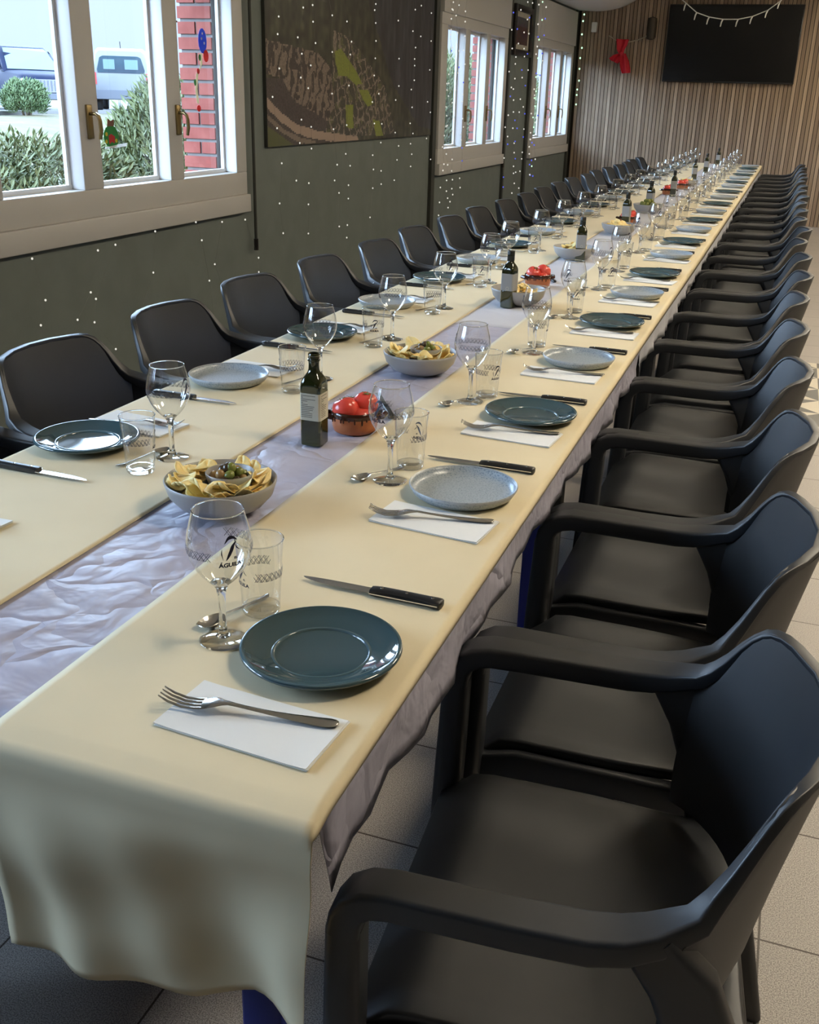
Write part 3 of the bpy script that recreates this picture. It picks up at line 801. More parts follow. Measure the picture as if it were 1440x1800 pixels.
MB().shell(cloth_fan([(-.03, -.01, .0), (-.10, -.015, -.02), (-.155, -.01, -.06), (-.12, -.01, -.085)], [(.02, -.01, .0), (.04, -.015, -.02), (.02, -.02, -.07), (-.04, -.02, -.12)], .035, ph=1), .003).build('side_loop', 'red_cloth', o)
MB().shell(cloth_fan([(-.01, -.01, .0), (-.01, -.02, -.08), (.0, -.02, -.16), (.03, -.02, -.235)], [(.05, -.01, .0), (.10, -.015, -.09), (.125, -.015, -.17), (.135, -.01, -.225)], .04, ph=2), .003).build('tail', 'red_cloth', o)
MB().ball((0, -.03, .0), .03, .025, .028).build('knot', 'red_cloth', o)

# light chain looped in front of the television
o = thing('light_chain', 'white light chain looped in front of the television', 'string lights', (0, 13.0, 0))
cat = [(-1.62, 2.62), (-1.445, 2.5), (-1.273, 2.374), (-1.131, 2.329), (-0.98, 2.307), (-0.815, 2.308), (-0.668, 2.337), (-0.516, 2.399), (-0.399, 2.489), (-0.25, 2.64), (-0.12, CEIL)]
pts = [(-1.80, 0, CEIL)] + [(a, 0, c) for a, c in cat]
MB().tube(pts, .006, 6).build('wire', 'wire_white', o)
for a, c in [(-1.40, 2.468)] + cat[2:9]:
    MB().tube([(a, 0, c), (a-.012, -.004, c-.03), (a-.018, -.006, c-.075)], [.008, .009, .006], 6).build('bulb', 'wire_white', o)

# fairy-light strands: thin wire with tiny glowing bulbs
n_strand = [0]
def strand(y, z_hi, z_lo, step, label, group, mt='bulb_white', xoff=0.05, wig=0.05, rb=0.0065, seed=0, blue=0.0):
    rnd = random.Random(seed*977+int(y*100))
    r_ = thing('fairy_light_strand', label, 'string lights', (WX+xoff, y, 0), 0, group)
    pts = []; bs = []; z = z_hi; dy = 0
    while z > z_lo:
        dy = max(-wig*1.6, min(wig*1.6, dy + rnd.uniform(-wig, wig)))
        p = (rnd.uniform(0, .025), dy, z); pts.append(p); bs.append((p, rnd.random() < blue))
        z -= step*rnd.uniform(0.45, 1.55)
    MB().tube(pts, .0005, 4).build('wire', 'wire_pale', r_)
    for p, isb in bs:
        key = ('bulb_blue' if isb else mt, rb)
        if key not in BULBS:
            o = MB().ball((0, 0, 0), rb, rb, rb*1.15, 8, 5).build('bulb', key[0], r_); BULBS[key] = o.data
        else:
            o = bpy.data.objects.new('bulb', BULBS[key]); C.objects.link(o); o.parent = r_
        o.location = p
    return r_
BULBS = {}
for q in range(11):
    yy = 5.60 + 0.285*q + 0.09*sin(q*2.7)
    strand(yy, 2.4, 0.45 + 0.35*random.random(), 0.165, '%s strand of tiny white fairy lights past the near window, over the poster' % ORD[q], 'fairy light strands over the poster', seed=q, wig=0.08, rb=.0048)
for q in range(7):
    yy = 3.4 + 0.31*q + 0.1*sin(q*3.1)
    strand(yy, 0.775+0.02*sin(q*5), 0.20, 0.15, '%s sparse fairy light strand under the near big window, from its near end' % ORD[q], 'fairy light strands under the near window', xoff=.06, seed=40+q, wig=0.16, rb=.0045)
for q, yy in enumerate((8.78, 8.9, 9.1, 9.3)):
    strand(yy, 2.6, 0.35+0.1*q, 0.10, '%s dense fairy light strand at the window past the poster' % ORD[q], 'fairy light strands at the middle window', seed=60+q, xoff=.075, rb=.0058, blue=.03)
for q, yy in enumerate((11.02, 11.2, 11.5, 11.75)):
    strand(yy, 2.55, 0.4, 0.14, '%s fairy light strand around the small framed picture' % ORD[q], 'fairy light strands at the framed picture', seed=70+q, xoff=.06, rb=.007, wig=.08, blue=.25)
for q, yy in enumerate((11.95, 12.1, 12.22)):
    strand(yy, 2.6, 0.5, 0.13, '%s blue and white strand before the farthest window' % ORD[q], 'fairy light strands at the farthest window', 'bulb_green' if q == 1 else 'bulb_white', seed=80+q, xoff=.075, rb=.008, blue=.2, wig=.06)
strand(14.30, 2.55, 1.35, 0.11, 'greenish fairy light strand in the corner by the slatted wall', 'fairy light strands in the far corner', 'bulb_green', seed=90, xoff=.10, rb=.011)

# ceiling lamps (warm panels)
lamp = thing('ceiling_light', 'warm white square ceiling lamp', 'lamp', (0, 0, CEIL), 0, 'ceiling lamps')
f_ = MB(); f_.box(-.31, .31, -.31, -.29, -.03, 0).box(-.31, .31, .29, .31, -.03, 0).box(-.31, -.29, -.29, .29, -.03, 0).box(.29, .31, -.29, .29, -.03, 0)
f_.build('frame', 'white_plastic', lamp, smooth=False)
MB().box(-.29, .29, -.29, .29, -.02, 0).build('diffuser', 'lamp_glow', lamp, smooth=False)
first = True
for yy in (1.9, 4.0, 6.2, 8.4, 10.6, 12.8):
    for xx in (0.9,):
        if first: lamp.location = (xx, yy, CEIL); first = False
        else: dup(lamp, (xx, yy, CEIL))

# floor mosaic inlay beside the aisle
b_ = MB(); TX0, TY0, ts = 0.19, 4.965, 0.2545
for a in range(8):
    for c in range(6):
        xa, ya = TX0+a*ts, TY0+c*ts
        fl = (a*7+c*3) % 4
        q = [(xa, ya), (xa+ts, ya), (xa+ts, ya+ts), (xa, ya+ts)]
        mid = (xa+ts/2, ya+ts/2)
        for s_ in range(4):
            p0, p1 = q[s_], q[(s_+1) % 4]; pm = ((p0[0]+p1[0])/2, (p0[1]+p1[1])/2)
            for tri, wht in (((p0, pm, mid), fl % 2 == 0), ((pm, p1, mid), fl % 2 == 1)):
                b_.tc = (0.60, 0.55, 0.44) if wht else (0.05, 0.048, 0.04)
                b_.poly([(x, y, 0.002) for x, y in tri])
b_.tc = (0.5, 0.45, 0.36); b_.box(TX0, TX0+8*ts, TY0, TY0+6*ts, 0.0, 0.0015)
struct(b_.build('floor_inlay', 'mosaic_tile', smooth=False))

# ================================================================== TABLES AND CLOTHS
TZ = 0.75; TXR, TXL = -0.365, -1.355; TY0_, TY1_ = 0.77, 13.66
tl = (TY1_-TY0_)/8
tbl = None
for q in range(8):
    lab = 'cloth-covered dining table in the long row, ' + ('at the near end, blue leg showing' if q == 0 else ('last one before the slatted wall' if q == 7 else ORD[q] + ' from the near end'))
    if tbl is None:
        tbl = thing('dining_table', lab, 'table', (-.86, TY0_+tl/2, 0), 0, 'tables pushed together in a row')
        MB().box(-.48, .48, -tl/2+.004, tl/2-.004, .71, .737).build('tabletop', 'tabletop_board', tbl, smooth=False)
        MB().box(-.40, .40, -tl/2+.10, tl/2-.10, .65, .71).build('apron', 'blue_metal', tbl, smooth=False)
        for sx_ in (-1, 1):
            for sy in (-1, 1):
                bake(MB().box(sx_*.40-.028, sx_*.40+.028, sy*(tl/2-.08)-.028, sy*(tl/2-.08)+.028, 0, .71).build('leg', 'blue_metal', tbl, smooth=False), BEV(.005))
    else:
        d_ = dup(tbl, (-.86, TY0_+tl/2+q*tl, 0), 0, lab)
        for c_ in d_.children:
            if c_.name.startswith(('leg', 'apron')): c_.material_slots[0].link = 'OBJECT'; c_.material_slots[0].material = M['black_plastic']

def hang_profile(x0, x1, drop, n_top):
    """cross-section points (x, z, s) across a covered table; s = 0 on top, grows down the hanging side"""
    pts = []
    for dz in (drop, drop*.75, drop*.5, drop*.25, .012): pts.append((x0, TZ-dz, dz))
    pts.append((x0+.003, TZ-.003, 0.003))
    for q in range(n_top+1): pts.append((lerp(x0+.01, x1-.01, q/n_top), TZ, 0))
    pts.append((x1-.003, TZ-.003, .003))
    for dz in (.012, drop*.25, drop*.5, drop*.75, drop): pts.append((x1, TZ-dz, dz))
    return pts
def base_cloth(name, label, y0, y1, mt, zoff, drop, seed):
    rnd = random.Random(seed); P_ = []
    n_ = int((y1-y0)/0.045); ph = rnd.uniform(0, 6)
    for i in range(n_+1):
        y = lerp(y0, y1, i/n_); row = []
        dd = drop*(1+0.13*sin(y*2.1+ph)+0.09*sin(y*5.3+2*ph))
        for x, z, s_ in hang_profile(TXL-.007, TXR+.007, 1.0, 14):
            s1 = s_ if s_ < .02 else .012+(s_-.012)*dd
            sg = 1 if x > -.86 else -1
            flare = min(1, max(0, s1-.03)/.07)
            xx = x + sg*flare*(0.003+0.006*sin(y*17+ph)+0.005*sin(y*41+1.7*ph))*(1 if s_ > .02 else 0)
            zz = TZ - s1 - zoff
            if s_ == 0: zz += 0.0006*sin(x*50+y*31)*0
            row.append((xx, y, zz))
        P_.append(row)
    o = MB().grid(P_).build(name, mt, ang=180)
    md = o.modifiers.new('thickness', 'SOLIDIFY'); md.thickness = 0.0012; md.offset = -1
    return o
o = base_cloth('satin_tablecloth', '', 0.778, 3.165, 'satin_lilac', 0.0020, 0.092, 1)
tag(o, 'crinkled lilac silver satin tablecloth showing down the middle of the near table', 'tablecloth', 'satin tablecloths')
o = base_cloth('satin_tablecloth', '', 3.155, 13.70, 'satin_white', 0.0012, 0.086, 2)
tag(o, 'smooth whitish satin tablecloth under the far stretch of the table', 'tablecloth', 'satin tablecloths')

def paper_strip(label, xa, xb, edge_out, seed):
    """cream paper laid along the table, hanging down over the near end; edge_out = +1 if xb is the table edge, -1 if xa is"""
    rnd = random.Random(seed); NX = 34
    rows = []
    # arc-length stations: hanging part first
    L_drop = 0.262
    st = []
    for q in range(27): st.append(-L_drop*(1-q/27.0))
    for q in range(1, 7): st.append(0.03*q/6)
    y = 0.03
    while y < 13.70-0.757: y += 0.10; st.append(y)
    Y0 = 0.757
    for s_ in st:
        row = []
        for j in range(NX+4):
            t_ = min(1, j/NX) if edge_out > 0 else max(0, (j-3)/NX); x = lerp(xa, xb, t_)
            k3 = max(0, j-NX) if edge_out > 0 else max(0, 3-j)
            if s_ < 0:
                d = -s_; k_ = min(1, d/0.05)
                ex = (xb-x) if edge_out > 0 else (x-xa)          # distance from the table's long edge
                hem = interp(ex, [(0, .975), (.07, .945), (.13, 1.04), (.30, 1.11), (.42, 1.10)])
                z = TZ - 0.012 - d*hem*0.97 if d > .012 else TZ-0.006-d
                f_ = d/L_drop
                wave = 0.006*sin(d*27 + t_*5 + seed)*sin(pi*min(1, f_*1.1)) + 0.008*f_*sin(t_*8.5+seed*1.3) + 0.006*f_*sin(t_*19+2.0-d*14)
                wave += 0.009*exp(-((ex-.10)/.05)**2-((d-.20)/.05)**2)
                yy = Y0 - 0.012 - 0.008*k_ + wave*k_
                xx = x + edge_out*(0, .007, .0115, .013)[k3]*(1-d/L_drop) + 0.012*(d/L_drop)*sin(t_*6+2)
                if edge_out > 0: corner = sstep(.85, 1.0, t_)
                else: corner = sstep(.15, 0, t_)
                yy -= corner*0.012*(d/L_drop)
                row.append((xx, yy, z))
            else:
                # rounded start, then flat; the outer edge bends over the table edge
                f0 = sstep(0, .03, s_)
                z = TZ + 0.0005 - 0.006*(1-f0); yy = Y0 + s_ - 0.012*(1-f0)
                over = 0.012 + 0.022*sstep(1.0, 5.0, s_)
                xx = x + edge_out*(0, .007, .0115, .013)[k3]
                z -= (0, 0, .004, over)[k3]
                row.append((xx, yy, z))
        rows.append(row)
    o = MB().grid(rows).build('paper_table_runner', 'cream_paper', ang=180)
    md = o.modifiers.new('thickness', 'SOLIDIFY'); md.thickness = 0.0007; md.offset = 1
    tag(o, label, 'table runner', 'cream paper runners')
    return o
paper_strip('cream paper runner along the aisle side of the long table', -.765, TXR+.002, 1, 1)
paper_strip('cream paper runner along the window side of the long table', TXL-.002, -.955, -1, 4)

# ================================================================== CHAIRS (local +x is the front)
chair = thing('armchair', '', 'chair', (0, 0, 0), 0, '')
wz = [(.478, .236), (.53, .246), (.585, .254), (.606, .262), (.622, .272), (.640, .278), (.660, .280), (.675, .275), (.685, .260), (.704, .245), (.728, .233), (.755, .222), (.775, .212), (.790, .201), (.799, .188), (.8035, .172), (.805, .150)]
zs = [.478, .505, .53, .56, .585, .600, .611, .622, .632, .645, .657, .664, .672, .682, .695, .712, .735, .755, .770, .780, .788, .795, .800, .8035, .805]
P_ = []
for z in zs:
    w_ = interp(z, wz); row = []
    xc = -.178 - .062*((z-.45)/.35)**1.25
    for j in range(21):
        t_ = -1+2*j/20; y = t_*w_
        arch = 0
        zz = z
        if z < .53: zz = z + (0.06*(1-(abs(t_))**2.5))*(.53-z)/.052*0.5
        row.append((xc + 1.55*y*y*(1.0 if abs(y) < .25 else 1.0), y, zz))
    P_.append(row)
bake(MB().shell(P_, -.015).build('backrest', 'chair_plastic', chair), BEV(.005, 2))
for s_ in (1, -1):
    edge = [(y_, z_, -.178-.062*((z_-.45)/.35)**1.25+1.55*y_*y_-.0075+.004*sstep(.76, .68, z_)) for y_, z_ in ((0, .8035), (.08, .8035), (.145, .8030), (.169, .8015), (.186, .7970), (.199, .789), (.211, .774), (.222, .754), (.232, .727), (.243, .703), (.256, .683))]
    bake(MB().sweep([(x_, s_*y_, z_) for y_, z_, x_ in edge] + [(-.078, s_*.272, .6660), (-.050, s_*.279, .6575), (-.015, s_*.283, .6530), (.06, s_*.285, .6520), (.14, s_*.285, .6525), (.190, s_*.284, .652), (.213, s_*.283, .647), (.229, s_*.282, .636), (.238, s_*.281, .620), (.241, s_*.280, .598)],
                    [.016, .016, .016, .016, .016, .016, .016, .018, .022, .028, .036, .048, .051, .053, .053, .053, .053, .053, .053, .053, .053], [.008, .008, .008, .009, .010, .011, .012, .013, .015, .018, .022, .028, .032, .034, .034, .034, .034, .035, .036, .037, .038], .20).build('armrest', 'chair_plastic', chair, ang=180))
    MB().sweep([(.241, s_*.280, .602), (.245, s_*.274, .45), (.254, s_*.268, .2), (.266, s_*.262, 0)], [.053, .052, .046, .036], [.040, .044, .042, .034], .3).build('leg', 'chair_plastic', chair)
    MB().sweep([(-.072, s_*.277, .662), (-.112, s_*.269, .61), (-.142, s_*.260, .53), (-.155, s_*.254, .44), (-.20, s_*.246, .25), (-.262, s_*.236, 0)], [.034, .036, .036, .036, .036, .032], [.056, .072, .074, .066, .052, .036], .3).build('leg', 'chair_plastic', chair)
    # side rail with fillets at both legs
    MB().sweep([(.232, s_*.262, .36), (.212, s_*.258, .395), (.17, s_*.254, .412), (.0, s_*.250, .412), (-.10, s_*.250, .410), (-.15, s_*.252, .395)], [.03, .028, .026, .026, .028, .03], [.05, .07, .052, .050, .052, .07], .3).build('seat_rail', 'chair_plastic', chair)
P_ = []
for i in range(19):
    u = i/18.0; x = lerp(-.195, .240, u); row = []
    for j in range(17):
        t_ = -1+2*j/16
        hw = lerp(.232, .250, sstep(0, .6, u))
        z = .437 - .012*(1-t_*t_)*sin(pi*min(1, u*1.05)) + .010*sstep(.22, 0, u) - .045*sstep(.86, 1.0, u)**1.3
        if abs(t_) > .93: z -= .004
        row.append((x - .012*abs(t_)**3*(1 if u < .2 else 0), t_*hw, z))
    P_.append(row)
bake(MB().shell(P_, -.022).build('seat', 'chair_plastic', chair), BEV(.005, 2))

for o in chair.children: o.data.transform(Matrix.Scale(.935, 4, (0, 1, 0)))
YS = [1.05, 1.68, 2.21, 2.78, 3.345, 3.92, 4.445, 5.065, 5.61, 6.20, 6.745, 7.35, 7.97, 8.56, 9.17, 9.79, 10.37, 10.94, 11.55, 12.18, 12.72, 13.28]
CH_R = [1.065, 1.625, 2.185, 2.735, 3.295, 3.86, 4.415]
YL = [1.06, 1.644, 2.197, 2.766, 3.309, 3.888, 4.445, 5.02, 5.6, 6.18, 6.76, 7.35, 7.95, 8.55, 9.15, 9.76, 10.36, 10.95, 11.55, 12.15, 12.72, 13.28]
CH_L = [1.0, 1.56, 2.12, 2.69, 3.26, 3.83]
used = False
for q, y in enumerate(YS):
    yy = CH_R[q] if q < len(CH_R) else 4.415 + (q-6)*0.587
    lab = 'black plastic armchair, %s from the near end on the aisle side of the table' % ORD[q]
    rz = pi + random.uniform(-.012, .012); cx = -.122 + random.uniform(-.012, .015) + (0.012 if q > 8 else 0)
    if not used:
        chair.location = (-.108, yy, 0); chair.rotation_euler = (0, 0, pi+.07); chair['label'] = lab; chair['group'] = 'armchairs along the aisle side'; used = True
    else: dup(chair, (cx, yy, 0), rz, lab, 'armchairs along the aisle side')
for q, y in enumerate(YL):
    yy = CH_L[q] if q < len(CH_L) else 3.83 + (q-5)*0.586
    dup(chair, (-1.555 + random.uniform(-.02, .02), yy, 0), random.uniform(-.012, .012), 'black plastic armchair, %s from the near end on the window side of the table' % ORD[q], 'armchairs along the window side')
dup(chair, (-.832, .262, 0), pi/2, 'black plastic armchair facing the near end of the long table', 'armchair at the table head')

# ================================================================== TABLEWARE PROTOTYPES
Z0 = TZ + 0.0015
# dark teal plate with double rim ring
plate_d = thing('dinner_plate', '', 'plate')
MB().lathe([(0, .003), (.058, .003), (.060, 0), (.063, .0), (.066, .003), (.085, .0085), (.1025, .0135), (.1055, .0165), (.1045, .0195), (.1015, .0205), (.0985, .0190), (.0965, .0172), (.080, .0130), (.0655, .0088), (.062, .0072), (.058, .0062), (0, .0062)], 72).build('dish', 'teal_glaze', plate_d, ang=80)
MB().lathe([(.1045, .0198), (.1032, .0209), (.1012, .0208)], 72).build('rim', 'teal_rim', plate_d, ang=80)
MB().lathe([(.0600, .0064), (.0610, .0084), (.0625, .0094), (.0640, .0092), (.0650, .0088)], 72).build('well_ring', 'teal_rim', plate_d, ang=80)
plate_l = thing('side_plate', '', 'plate')
MB().lathe([(0, .002), (.075, .002), (.078, 0), (.082, .001), (.093, .009), (.0985, .0185), (.0995, .0222), (.0975, .0226), (.0955, .0190), (.091, .0115), (.083, .0075), (.070, .0065), (0, .0062)], 72).build('dish', ['stone_glaze'], plate_l, ang=80)
MB().lathe([(.0987, .0185), (.1000, .0222), (.0986, .0236), (.0968, .0222)], 72).build('rim', 'stone_rim', plate_l, ang=80)
# napkin: folded paper, three thin leaves
napkin = MB()
for q, (dx, dy, a) in enumerate(((0, 0, 0), (.001, .0008, .004), (-.0006, .0004, -.003))):
    P_ = []
    for i in range(9):
        row = []
        for j in range(6):
            x, y = lerp(-.100, .100, i/8), lerp(-.051, .051, j/5)
            z = .0007 + .0009*q + .0004*sin(i*1.3+q)*sin(j*1.1) + (.0012*sstep(.9, 1, abs(x)/.1))*(q == 2)
            row.append((x*cos(a)-y*sin(a)+dx, x*sin(a)+y*cos(a)+dy, z))
        P_.append(row)
    napkin.shell(P_, -.0006)
napkin = napkin.build('paper_napkin', 'napkin_paper')
# fork, spoon
def fork_mesh():
    mb = MB()
    def zc(x):   # side profile: handle end lifted, neck arched, tines curved up
        return interp(x, [(-.108, .0042), (-.085, .0030), (-.04, .0050), (.0, .0088), (.025, .0120), (.042, .0108), (.060, .0058), (.080, .0052), (.098, .0105), (.108, .0165)])
    def strip(xs, wf, yc, th):
        rr = []
        for x in xs:
            w_ = wf(x); z = zc(x); y0 = yc(x)
            rr.append([(x, y0-w_, z), (x, y0-w_*.6, z+th*.5), (x, y0+w_*.6, z+th*.5), (x, y0+w_, z), (x, y0+w_*.6, z-th*.5), (x, y0-w_*.6, z-th*.5)])
        mb.rings(rr)
    hw = [(-.108, .0015), (-.1068, .0045), (-.1035, .0073), (-.097, .0090), (-.090, .0093), (-.075, .0085), (-.03, .0048), (.005, .0034), (.020, .0034), (.030, .0055), (.040, .0110), (.048, .0128), (.058, .0128)]
    strip([-.108, -.1068, -.1035, -.097, -.09, -.08, -.065, -.05, -.03, -.01, .005, .015, .025, .032, .038, .044, .050, .058], lambda x: interp(x, hw), lambda x: 0, .0026)
    for q in range(4):
        yc = -.0098 + q*.00653
        strip([.056, .064, .072, .08, .088, .096, .103, .108], lambda x: interp(x, [(.056, .0026), (.1, .0019), (.108, .0007)]), lambda x: yc*1.0, .0020)
    return mb
fork = fork_mesh().build('fork', 'steel', ang=60)
def spoon_mesh():
    mb = MB(); rr = []
    prof = [(-.068, .0012, .004), (-.064, .0050, .0030), (-.05, .0052, .0022), (-.02, .0026, .0040), (.015, .0019, .0075), (.026, .0026, .0080)]
    for x, w_, z in prof:
        rr.append([(x, -w_, z), (x, -w_*.6, z+.001), (x, w_*.6, z+.001), (x, w_, z), (x, w_*.6, z-.001), (x, -w_*.6, z-.001)])
    mb.rings(rr)
    P_ = []
    for i in range(13):
        u = i/12.0; x = lerp(.024, .064, u); hw = .0135*sqrt(max(0.01, 1-((u-.55)/(.56 if u > .55 else .60))**2)); row = []
        for j in range(9):
            t_ = -1+2*j/8
            dep = (1-t_*t_)*sin(pi*min(1, max(0, u)))*.0075
            row.append((x, t_*hw, .0085 - dep - .0018*u))
        P_.append(row)
    mb.shell(P_, -.0009)
    return mb
spoon = spoon_mesh().build('teaspoon', 'steel', ang=70)
# steak knife
knife = thing('steak_knife', '', 'knife')
mb = MB(); rr = []
for x, yb, yt, th in ((-.002, -.0085, .0075, .0016), (.02, -.0090, .0075, .0016), (.05, -.0090, .0072, .0014), (.08, -.0070, .0066, .0012), (.095, -.0045, .0058, .001), (.106, -.0015, .0048, .0008), (.112, .0024, .0036, .0005)):
    rr.append([(x, yb, .005), (x, (yb+yt)/2, .005+th/2), (x, yt, .005+th/2), (x, yt, .005-th/2), (x, (yb+yt)/2, .005-th/2)])
mb.rings(rr)
for q in range(20):   # serration teeth along the edge
    x = .006 + q*.0042; yb = interp(x, [(0, -.0086), (.05, -.0090), (.08, -.0070), (.095, -.0045)])
    mb.rings([[(x, yb+.0006, .0054), (x+.0021, yb-.0011, .0051), (x+.0042, yb+.0006, .0054)], [(x, yb+.0006, .0046), (x+.0021, yb-.0011, .0049), (x+.0042, yb+.0006, .0046)]])
mb.build('blade', 'blade_steel', knife, ang=30)
mb = MB(); rr = []
for x, yb, yt, h_ in ((-.110, -.0080, .0070, .0050), (-.108, -.0120, .0085, .0058), (-.100, -.0125, .0085, .0062), (-.088, -.0095, .0080, .0062), (-.06, -.0085, .0085, .0062), (-.03, -.0085, .0085, .0062), (-.014, -.0095, .0085, .006), (-.004, -.0115, .0080, .0052), (0, -.0105, .0072, .0048)):
    rr.append([(x, yb, .006-h_*.6), (x, yb, .006+h_*.6), (x, yb+.003, .006+h_), (x, yt-.003, .006+h_), (x, yt, .006+h_*.6), (x, yt, .006-h_*.6), (x, yt-.003, .006-h_), (x, yb+.003, .006-h_)])
mb.rings(rr); mb.build('handle', 'handle_black', knife, ang=45)
MB().box(-.106, .0, -.0128, -.0100, .0052, .0068).build('tang', 'blade_steel', knife, smooth=False)
for x in (-.095, -.055, -.016):
    MB().lathe([(0, .0136), (.0024, .0134), (.0028, .0118)], 12, (x, 0, -.0006)).build('rivet', 'steel', knife)

for o in knife.children:
    o.data.transform(Matrix.Scale(-1, 4, (0, 1, 0))); o.data.flip_normals()
# printed emblem: eagle strokes + words, wrapped on a round glass
def text_mesh(body, size):
    cu = bpy.data.curves.new('txt', 'FONT'); cu.body = body; cu.size = size; cu.align_x = 'CENTER'; cu.offset = size*.045; cu.resolution_u = 3
    o = bpy.data.objects.new('txt', cu); C.objects.link(o)
    bpy.context.view_layer.update()
    me = bpy.data.meshes.new_from_object(o.evaluated_get(bpy.context.evaluated_depsgraph_get()))
    vs = [tuple(v.co) for v in me.vertices]; fs = [tuple(p.vertices) for p in me.polygons]
    bpy.data.objects.remove(o); bpy.data.curves.remove(cu); bpy.data.meshes.remove(me)
    return vs, fs
def swoosh(line, widths, n_=10):
    """tapered stroke through control points -> quads"""
    pts = []
    m_ = len(line)-1
    for i in range(n_+1):
        t_ = i/n_*m_; a = min(int(t_), m_-1); f_ = t_-a
        p0, p1, p2, p3 = (Vector(line[max(a-1, 0)]), Vector(line[a]), Vector(line[a+1]), Vector(line[min(a+2, m_)]))
        p = 0.5*((2*p1)+(p2-p0)*f_+(2*p0-5*p1+4*p2-p3)*f_*f_+(3*p1-p0-3*p2+p3)*f_**3)
        pts.append(p)
    vs = []; fs = []
    for i, p in enumerate(pts):
        d = (pts[min(i+1, n_)]-pts[max(i-1, 0)]).normalized(); nn = Vector((-d.y, d.x))
        w_ = interp(i/n_, widths); vs += [tuple(p+nn*w_), tuple(p-nn*w_)]
    for i in range(n_): fs.append((2*i, 2*i+1, 2*i+3, 2*i+2))
    return vs, fs
def emblem():
    """in units where the word is 1 wide, origin at its middle"""
    parts = []
    v, f = text_mesh('ÁGUILA', 0.285); wd = max(a[0] for a in v)-min(a[0] for a in v)
    parts.append(([(a[0]/wd, a[1]/wd-.10, 0) for a in v], f))
    v, f = text_mesh('EL', 0.14)
    parts.append(([(a[0]+.20, a[1]+.25, 0) for a in v], f))
    for ln, wd_ in (([(-.23, .92), (-.05, 1.13), (.16, 1.15), (.33, 1.02)], [(0, .005), (.45, .075), (.8, .045), (1, .004)]),
                    ([(.27, .98), (.12, .82), (.02, .62), (-.10, .38), (-.20, .20)], [(0, .01), (.35, .075), (.7, .06), (1, .004)]),
                    ([(-.34, .72), (-.36, .52), (-.30, .24)], [(0, .004), (.5, .022), (1, .004)]),
                    ([(.22, .88), (.27, .72), (.40, .60)], [(0, .004), (.5, .028), (1, .005)])):
        v, f = swoosh(ln, wd_, 12); parts.append(([(a[0], a[1], 0) for a in v], f))
    return parts
EMB = emblem()
def wrap(mb, vs, fs, rf, scale, th0, zc, tilt=0.0):
    b = len(mb.v)
    for a in vs:
        x, y = a[0]*scale, a[1]*scale; x, y = x*cos(tilt)-y*sin(tilt), x*sin(tilt)+y*cos(tilt)
        z = zc+y; r_ = rf(z)+.0005; th = th0 + x/max(rf(zc), .01)
        mb.v.append((r_*cos(th), r_*sin(th), z))
    for f in fs: mb.face([b+q for q in f])
def emblem_on(rf, scale, th0, zc, tilt=0.0):
    mb = MB()
    for vs, fs in EMB: wrap(mb, vs, fs, rf, scale, th0, zc, tilt)
    return mb
def lattice_on(rf, th0, th1, zc, hgt, n_, ry=.00033):
    """band of crossing strokes and dots"""
    mb = MB()
    def line(t0, z0, t1, z1, w_=ry):
        k_ = 5; vs = []; fs = []
        rr = rf((z0+z1)/2); L_ = sqrt(((t1-t0)*rr)**2+(z1-z0)**2); nt_, nz_ = -(z1-z0)/L_*w_/rr, (t1-t0)*rr/L_*w_
        b = len(mb.v)
        for q in range(k_+1):
            f_ = q/k_; t_ = lerp(t0, t1, f_); z = lerp(z0, z1, f_)
            for s_ in (1, -1):
                zz = z+s_*nz_; r_ = rf(zz)+.0005; a = t_+s_*nt_; mb.v.append((r_*cos(a), r_*sin(a), zz))
        for q in range(k_): mb.face((b+2*q, b+2*q+1, b+2*q+3, b+2*q+2))
    dt = (th1-th0)/n_
    rnd = random.Random(n_)
    for q in range(n_):
        a = th0+q*dt; up = hgt/2
        line(a, zc-up, a+dt*1.1, zc+up); line(a+dt*.15, zc+up, a+dt*1.2, zc-up)
        line(a+dt*.35, zc-up, a+dt*1.3, zc+up*.8); line(a-.2*dt, zc+up*.2, a+dt*.4, zc-up)
        for s_ in (-1, 1):
            line(a+dt*.55, zc+s_*up*.75, a+dt*.62, zc+s_*up*.78, ry*2.2); line(a+dt*.75, zc+s_*up*.85, a+dt*.82, zc+s_*up*.87, ry*2.2)
    return mb
# wine glass
WG = [(r_*1.03, z_*1.055) for r_, z_ in [(.0105, .078), (.014, .0815), (.021, .088), (.029, .098), (.0355, .109), (.0396, .120), (.0412, .130), (.0408, .140), (.0388, .151), (.0360, .162), (.0332, .172), (.0318, .1775)]]
def wg_r(z): return interp(z, [(c, a) for a, c in WG])
wine = thing('wine_glass', '', 'glass')
MB().lathe(WG, 48).build('bowl', 'cup_glass', wine, ang=180)
MB().lathe([(r_*1.03, z_*1.055) for r_, z_ in ((.0316, .1770), (.0325, .1774), (.0325, .1783), (.0318, .1789), (.0310, .1783), (.0310, .1774), (.0316, .1770))], 48).build('rim', 'clear_glass', wine, ang=180)
MB().lathe([(0, .0002), (.0315, .0002), (.0325, .0012), (.0318, .0022), (.022, .0036), (.010, .0070)], 40).build('foot', 'cup_glass', wine, ang=180)
MB().lathe([(.0001, .0066), (.010, .0070), (.0062, .0120), (.0050, .020), (.0046, .042), (.0052, .066), (.0072, .077), (.0107, .0828), (.0139, .0857), (.0088, .0878), (0, .0884)], 32).build('stem', 'clear_glass', wine, ang=180)
emblem_on(wg_r, .031, 0.0, .128).build('eagle_emblem', 'decal_ink', wine, smooth=False)
lt = lattice_on(wg_r, -2.5, -0.65, .139, .012, 9); lt.build('lattice_print', 'decal_grey', wine, smooth=False)
lattice_on(wg_r, 0.75, 2.6, .139, .012, 9).build('lattice_print', 'decal_grey', wine, smooth=False)
